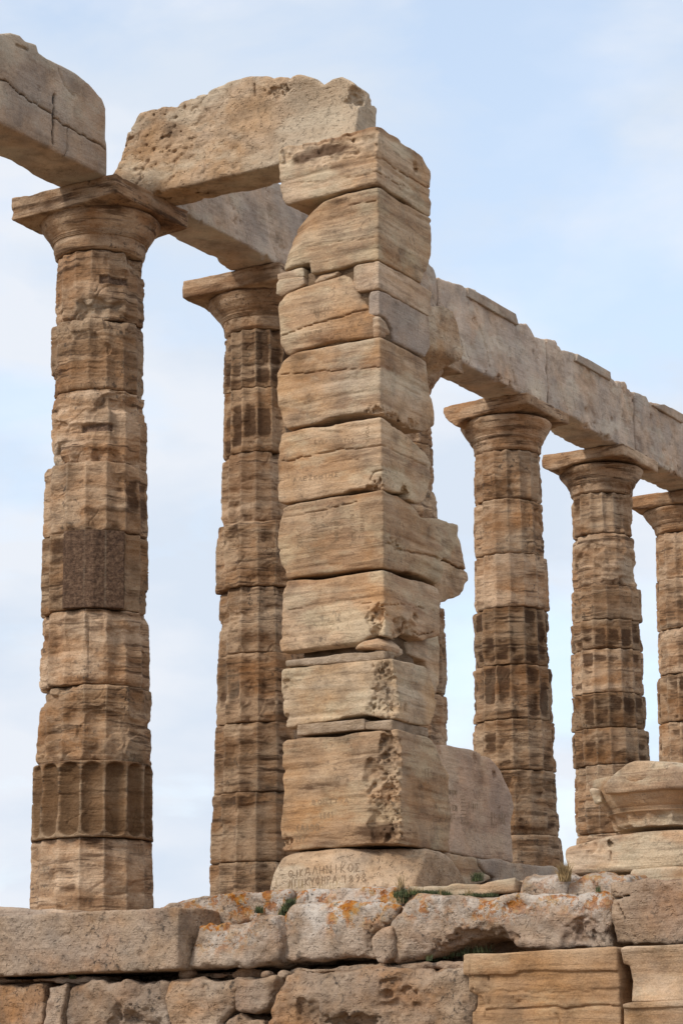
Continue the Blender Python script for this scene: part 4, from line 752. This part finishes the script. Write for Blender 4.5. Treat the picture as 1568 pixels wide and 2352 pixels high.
# squared marble blocks
mk = dict(mat=MARBLE_B, facet=(0, 1), pits=(0, 1), low=(.006, 3), mid=(.004, 12), fine=(.0015, 45), rnd=.01, strata=(.004, 14., 0.))
lm = [on_v(x, y, VM) for x, y in Z6([(672, 445), (700, 442), (1000, 428), (1297, 415), (1312, 860), (712, 860), (706, 680), (716, 612), (692, 602), (690, 532), (676, 527)])]
stp = [on_v(x, y, VM) for x, y in Z6([(600, 532), (880, 527), (900, 514), (1320, 510), (1320, 900), (600, 900)])]
def m1cut(u, v, z):
    # the upper band stands proud of the lower face
    edge = np.interp(u, [stp[3][0], stp[2][0], stp[1][0], stp[0][0]], [stp[3][1], stp[2][1], stp[1][1], stp[0][1]])
    return np.minimum(edge - z, (VM + .022) - v)
mb = stone('marble_block', MARBLE_B, L=lm, v=(VM, VM + .7), vf=VM, h=.011, pits=(0, 1), low=(.006, 3), mid=(.004, 12), rnd=.008, strata=(.004, 14., 0.), cut=[m1cut],
           grooves=[('L', [on_v(x, y, VM) for x, y in Z6([(706, 446), (706, 528)])], .005, .008), ('L', [on_v(x, y, VM) for x, y in Z6([(720, 606), (800, 600), (1000, 600), (1300, 588)])], .006, .035), ('L', [on_v(x, y, VM) for x, y in Z6([(760, 672), (1030, 663), (1300, 655)])], .007, .04), ('L', [on_v(x, y, VM) for x, y in Z6([(720, 688), (1310, 675)])], .005, .02), ('L', [on_v(x, y, VM) for x, y in Z6([(1050, 690), (1070, 760)])], .005, .04), ('L', [on_v(x, y, VM) for x, y in Z6([(770, 530), (775, 560)])], .005, .04)],
           chips=[('L', *on_v(*Z6([p])[0], VM + .02), r, d, a) for p, r, d, a in (((730, 650), .10, .05, .8), ((880, 640), .3, .02, 2.), ((720, 600), .05, .03, 1.))])
tag(mb, 'large squared marble block with stepped bands in the lower right', 'marble block', 'foundation stones'); mb.color = (.84, .75, .66, 1)
fnd('marble_block', [(1311, 422), (1330, 415), (1660, 399), (1660, 640), (1560, 642), (1450, 640), (1356, 640), (1345, 560), (1336, 490), (1312, 484)], Z6, VM, 'upper marble block at the right edge, its broken face showing a pale patch', h=.011, dep=.7,
    chips=[('LS', (1430, 520), .30, .05, 2.), ('L', (1345, 540), .05, .04, 1.)], grooves=[('L', [(1336, 484), (1420, 488), (1660, 480)], .005, .03), ('L', [(1360, 555), (1450, 560), (1520, 590), (1540, 560), (1660, 548)], .005, .03)], **mk)
lm3 = [on_v(x, y, VM) for x, y in Z6([(1320, 648), (1340, 643), (1660, 625), (1660, 860), (1322, 860)])]; zz3 = on_v(*Z6([(1400, 662)])[0], VM)[1]
o = stone('marble_block', MARBLE_B, L=lm3, v=(VM, VM + .7), vf=VM, h=.011, pits=(0, 1), low=(.003, 3), mid=(.002, 12), rnd=.006, cut=[lambda u, v, z: np.minimum((zz3 + (u + 5.3) * -.0) - z, VM + .02 - v)])
tag(o, 'smooth clean marble block with a raised top band, bottom right corner', 'marble block', 'foundation stones')

# ------------------------------------------------------------------ carved writing, drawn as dark surface strips
GL = {'O': [[(.5, 0), (.15, .25), (.05, .6), (.2, .95), (.5, 1.1), (.8, .95), (.95, .6), (.85, .25), (.5, 0)]], 'I': [[(.5, 0), (.5, 1.1)]], 'K': [[(.1, 0), (.1, 1.1)], [(.85, 1.1), (.1, .5), (.9, 0)]],
      'A': [[(.0, 0), (.5, 1.1), (1, 0)], [(.2, .4), (.8, .4)]], 'L': [[(.0, 0), (.5, 1.1), (1, 0)]], 'H': [[(.1, 0), (.1, 1.1)], [(.9, 0), (.9, 1.1)], [(.1, .55), (.9, .55)]], 'N': [[(.1, 0), (.1, 1.1), (.9, 0), (.9, 1.1)]],
      'S': [[(.9, 1.1), (.1, 1.1), (.6, .55), (.1, 0), (.95, 0)]], 'Y': [[(0, 1.1), (.5, .5), (1, 1.1)], [(.5, .5), (.5, 0)]], 'P': [[(.1, 0), (.1, 1.1), (.6, 1.1), (.85, .85), (.6, .55), (.1, .55)]], 'p': [[(.1, 0), (.1, 1.1), (.9, 1.1), (.9, 0)], [(-.05, 1.1), (1.05, 1.1)]],
      '1': [[(.3, .85), (.55, 1.1), (.55, 0)]], '8': [[(.5, .55), (.2, .8), (.5, 1.1), (.8, .8), (.5, .55), (.1, .25), (.5, 0), (.9, .25), (.5, .55)]], '9': [[(.85, .75), (.5, .5), (.2, .8), (.5, 1.1), (.85, .75), (.8, .3), (.4, 0)]], '6': [[(.8, 1.05), (.3, .7), (.15, .3), (.5, 0), (.85, .3), (.5, .55), (.2, .4)]], '7': [[(.1, 1.1), (.9, 1.1), (.4, 0)]],
      'T': [[(0, 1.1), (1, 1.1)], [(.5, 1.1), (.5, 0)]], 'E': [[(.9, 1.1), (.1, 1.1), (.1, 0), (.9, 0)], [(.1, .55), (.7, .55)]], 'B': [[(.1, 0), (.1, 1.1), (.6, 1.1), (.8, .85), (.6, .6), (.1, .6)], [(.6, .6), (.9, .3), (.6, 0), (.1, 0)]], 'M': [[(.0, 0), (.1, 1.1), (.5, .4), (.9, 1.1), (1, 0)]], 'R': [[(.1, 0), (.1, 1.1), (.6, 1.1), (.85, .85), (.6, .55), (.1, .55)], [(.5, .55), (.9, 0)]], 'D': [[(.1, 0), (.1, 1.1), (.6, 1), (.9, .55), (.6, .05), (.1, 0)]],
      'Q': [[(.5, 0), (.15, .25), (.05, .6), (.2, .95), (.5, 1.1), (.8, .95), (.95, .6), (.85, .25), (.5, 0)], [(.42, .55), (.58, .55)]], 'F': [[(.5, .1), (.1, .3), (.1, .8), (.5, 1.), (.9, .8), (.9, .3), (.5, .1)], [(.5, -.1), (.5, 1.25)]], '.': [[(.45, 0), (.55, .05)]], '-': [[(.1, .5), (.9, .5)]], '_': [[(0, -.1), (1, -.1)]], ' ': [], '/': [[(.1, 0), (.9, 1.1)]], '(': [[(.7, 1.2), (.3, .8), (.3, .3), (.7, -.1)]], '5': [[(.9, 1.1), (.2, 1.1), (.2, .6), (.7, .65), (.9, .3), (.6, 0), (.1, .05)]]}
def carve(parent, lines, wd=.0045, mat=None):
    """lines: (text, start px, end px, letter height px, face plane, up px direction); strokes laid onto the real stone surface"""
    me = parent.data; base = np.array(parent['base']); co = np.zeros(len(me.vertices) * 3, np.float32); me.vertices.foreach_get('co', co); co = co.reshape(-1, 3) + base
    bvh = BVHTree.FromPolygons([Vector(c) for c in co], [tuple(p.vertices) for p in me.polygons])
    eye = Vector((0, 0, EYE))
    rj = random.Random(len(lines) * 7 + len(co))
    for text, a, b, hpx, upv in lines:
        V = []; Q = []
        a = np.array(a, float); b = np.array(b, float); n = len(text); step = (b - a) / n; upv = np.array(upv, float) / np.hypot(*upv) * hpx / 1.1
        for k, chh in enumerate(text):
            jx = rj.uniform(-.05, .05); js = rj.uniform(.92, 1.06)
            for st in GL[chh]:
                pts = []
                for (x0_, y0_), (x1_, y1_) in zip(st[:-1], st[1:]):
                    m = max(2, int(np.hypot(*((x1_ - x0_) * step * .75 + (y1_ - y0_) * upv)) / 2.2) + 1)
                    for t in np.linspace(0, 1, m): pts.append(a + (k + .12 + jx) * step + (x0_ + (x1_ - x0_) * t) * .72 * step + (y0_ + (y1_ - y0_) * t) * upv * js)
                hit = []
                for p in pts:
                    d = Vector(ray(*p)).normalized(); loc, nor, _, _ = bvh.ray_cast(eye, d)
                    if loc is not None: hit.append((np.array(loc), np.array(nor if nor.dot(d) < 0 else -nor)))
                for (p, nn), (q, n2) in zip(hit[:-1], hit[1:]):
                    e = q - p; ln = np.linalg.norm(e)
                    if ln < 1e-5 or ln > .08: continue
                    sdv = np.cross(e / ln, nn) * wd * .5; kx = len(V); e2 = e / ln * wd * .3
                    V += [p - sdv - e2 + nn * .0022, q - sdv + e2 + n2 * .0022, q + sdv + e2 + n2 * .0022, p + sdv - e2 + nn * .0022]; Q.append([kx, kx + 1, kx + 2, kx + 3])
        if V: mesh_obj('inscription', np.array(V), np.array(Q), mat or CUTM, parent, smooth=False)
def zoomp(x0, y0, f): return lambda p: (x0 + p[0] * f, y0 + p[1] * f)
q1 = zoomp(900 * .68056, 2600 * .68056, 600 / 1568 * .68056); q2 = zoomp(920 * .68056, 1380 * .68056, 500 / 1568 * .68056); q3 = zoomp(1400 * .68056, 2450 * .68056, 400 / 1568 * .68056); q4 = zoomp(920 * .68056, 1000 * .68056, 500 / 1568 * .68056)
f1 = 600 / 1568 * .68056
UPV = (0, -1)
base_blk = [o for o in pillar.children if o.name.startswith('base_block')][0]
carve(base_blk, [('Q', q1((185, 945)), q1((245, 940)), 60 * f1, UPV), ('IK', q1((250, 940)), q1((325, 930)), 60 * f1, UPV), ('ALHNIKOS', q1((330, 928)), q1((830, 888)), 72 * f1, UPV),
                 ('KYFHPA', q1((330, 1020)), q1((625, 990)), 66 * f1, UPV), ('1898', q1((660, 996)), q1((880, 978)), 68 * f1, UPV), ('NIII', q1((200, 1025)), q1((330, 1020)), 60 * f1, UPV)], .005)
carve(BL[9], [('1861', q1((460, 425)), q1((595, 415)), 50 * f1, UPV), ('(AADO-', q1((255, 545)), q1((510, 530)), 60 * f1, UPV), ('pY', q1((255, 632)), q1((345, 626)), 46 * f1, UPV), ('BONTTIA', q1((395, 300)), q1((730, 282)), 36 * f1, UPV),
              ('IT', q3((115, 680)), q3((190, 670)), 18, UPV)], .0055, FAINT)
f3 = 400 / 1568 * .68056
carve(SLAB, [('IOBBIKONI', q3((400, 895)), q3((560, 915)), 10, UPV), ('AE', q3((405, 1100)), q3((445, 1105)), 16, UPV), ('CEOB'.replace('C', '('), q3((475, 1105)), q3((560, 1130)), 12, UPV), ('MAPE', q3((410, 1215)), q3((530, 1225)), 10, UPV), ('1881', q3((420, 1270)), q3((500, 1275)), 9, UPV),
             ('IIIIIII', q3((600, 900)), q3((610, 1240)), 10, (1, 0)), ('D1881', q3((700, 1085)), q3((830, 1105)), 12, UPV), ('-RI-LAK', q3((960, 1270)), q3((1200, 1310)), 24, UPV), ('M1', q3((1000, 1330)), q3((1090, 1345)), 10, UPV), ('OLA', q3((600, 1295)), q3((720, 1315)), 8, UPV)], .0045, FAINT)
f2 = 500 / 1568 * .68056
carve(BL[5], [('EYEPTOLITOS', q2((435, 368)), q2((865, 350)), 36 * f2, UPV), ('ALEZKHTHS'.replace('Z', 'S'), q2((210, 775)), q2((700, 712)), 46 * f2, UPV), ('YOLA', q2((985, 180)), q2((985, 360)), 34 * f2, (1, 0))], .0045, FAINT)
carve(BL[6], [('INEITT', q2((810, 1050)), q2((830, 1390)), 44 * f2, (1, 0)), ('MIHTHR', q2((920, 1020)), q2((930, 1300)), 36 * f2, (1, 0)), ('MINZ'.replace('Z', 'N'), q2((650, 1180)), q2((660, 1400)), 40 * f2, (1, 0)), ('PEOTIM', q2((395, 1090)), q2((420, 1400)), 56 * f2, (1, 0)), ('PYXS'.replace('X', 'O'), q2((240, 1260)), q2((270, 1480)), 50 * f2, (1, 0))], .005, FAINT)
carve(BL['3a'], [('PEACKLI'.replace('C', '('), q4((400, 175)), q4((640, 150)), 40 * f2, UPV), ('1875', q4((440, 225)), q4((570, 212)), 38 * f2, UPV), ('DIMITPOS', q4((340, 415)), q4((520, 375)), 26 * f2, UPV)], .0045, FAINT)

# ------------------------------------------------------------------ grass in the joints
def tuft(V, Q, p, r, hgt, n, rng):
    for _ in range(n):
        a = rng.uniform(0, 6.28); d = r * rng.random() ** .5; b = p + np.array([math.cos(a) * d, math.sin(a) * d, 0]); hh = hgt * rng.uniform(.3, 1.0); wv = rng.uniform(.0013, .003)
        la = rng.uniform(0, 6.28); lean = np.array([math.cos(la), math.sin(la), 0]) * hh * rng.uniform(.05, .6); sv = np.array([-math.sin(la + 1), math.cos(la + 1), 0]) * wv
        m_ = b + np.array([0, 0, hh * .6]) + lean * .35; tp = b + np.array([0, 0, hh]) + lean; k = len(V)
        V += [b - sv, b + sv, m_ + sv * .8, m_ - sv * .8, tp]; Q += [[k, k + 1, k + 2, k + 3], [k + 3, k + 2, k + 4, k + 4]]
def grass(name, spots, mat, seed):
    rng = random.Random(seed); V = []; Q = []
    for (x, y), v, r, hgt, n in spots:
        uu, zz = on_v(x, y, v); tuft(V, Q, W(np.array([uu, v, zz])), r, hgt, n, rng)
    V = np.array(V); Qa = np.array([q for q in Q if q[2] != q[3]]); Tt = np.array([q[:3] for q in Q if q[2] == q[3]])
    base = V.min(0); me = bpy.data.meshes.new(name); me.from_pydata([tuple(x) for x in V - base], [], [tuple(q) for q in Qa] + [tuple(t_) for t_ in Tt]); me.materials.append(mat)
    o = bpy.data.objects.new(name, me); COL.objects.link(o); o.location = base; return o
g = []
g += [(Z6([(x, 204 + (x - 480) * .02)])[0], VA - .03, 0.045, .04, 130) for x in range(478, 610, 16)]
g += [(Z6([(x, 212)])[0], VA - .03, .045, .03, 100) for x in range(680, 800, 16)]
g += [(Z6([p])[0], VA - .02, .04, .075, 130) for p in ((430, 238), (418, 215), (445, 215))] + [(Z7([p])[0], VA - .03, .03, .07, 120) for p in ((1315, 240), (1325, 225), (1300, 262), (1335, 215), (1190, 247))]
g += [(Z6([p])[0], VB2 + .22, .07, .07, 70) for p in ((550, 475), (600, 465), (650, 455), (700, 445), (760, 440))] + [(Z6([p])[0], VB2 + .02, .02, .05, 60) for p in ((540, 472), (1225, 192))]
g += [(Z7([p])[0], V1 + .1, .025, .05, 70) for p in ((10, 535), (335, 550))] + [(Z6([p])[0], -.6, .03, .07, 100) for p in ((740, 148), (725, 150))]
go = grass('grass', g, GRASS, 3); go['kind'] = 'stuff'; go['label'] = 'green grass growing in the joints of the foundation stones'
d = [(Z6([p])[0], VA - .06, .03, .14, 130) for p in ((1088, 145), (1094, 150), (1082, 150))]
do = grass('dry_grass_tuft', d, DRY, 5); tag(do, 'brown dry grass tuft between the two dark rocks', 'grass tuft')
g2 = [(Z6([p])[0], VA - .04, .03, .07, 40) for p in ((500, 205), (590, 208), (700, 214), (425, 240), (470, 200))] + [(Z7([p])[0], VA - .02, .025, .06, 30) for p in ((1310, 240), (1290, 255))] + [(q1((x, 1040)), -.62, .05, .085, 3) for x in (60, 130, 210, 225, 290, 340, 400, 470, 520, 600, 680)] + [(q1((1180, 1060)), VA - .02, .03, .14, 60)]
so_ = grass('dry_grass_tuft', g2, DRY, 8); so_['kind'] = 'stuff'; so_.name = 'dry_grass'; so_['label'] = 'sparse dry grass stems at the pillar foot and among the green grass'
for o in bpy.data.objects:
    if 'base' in o: del o['base']
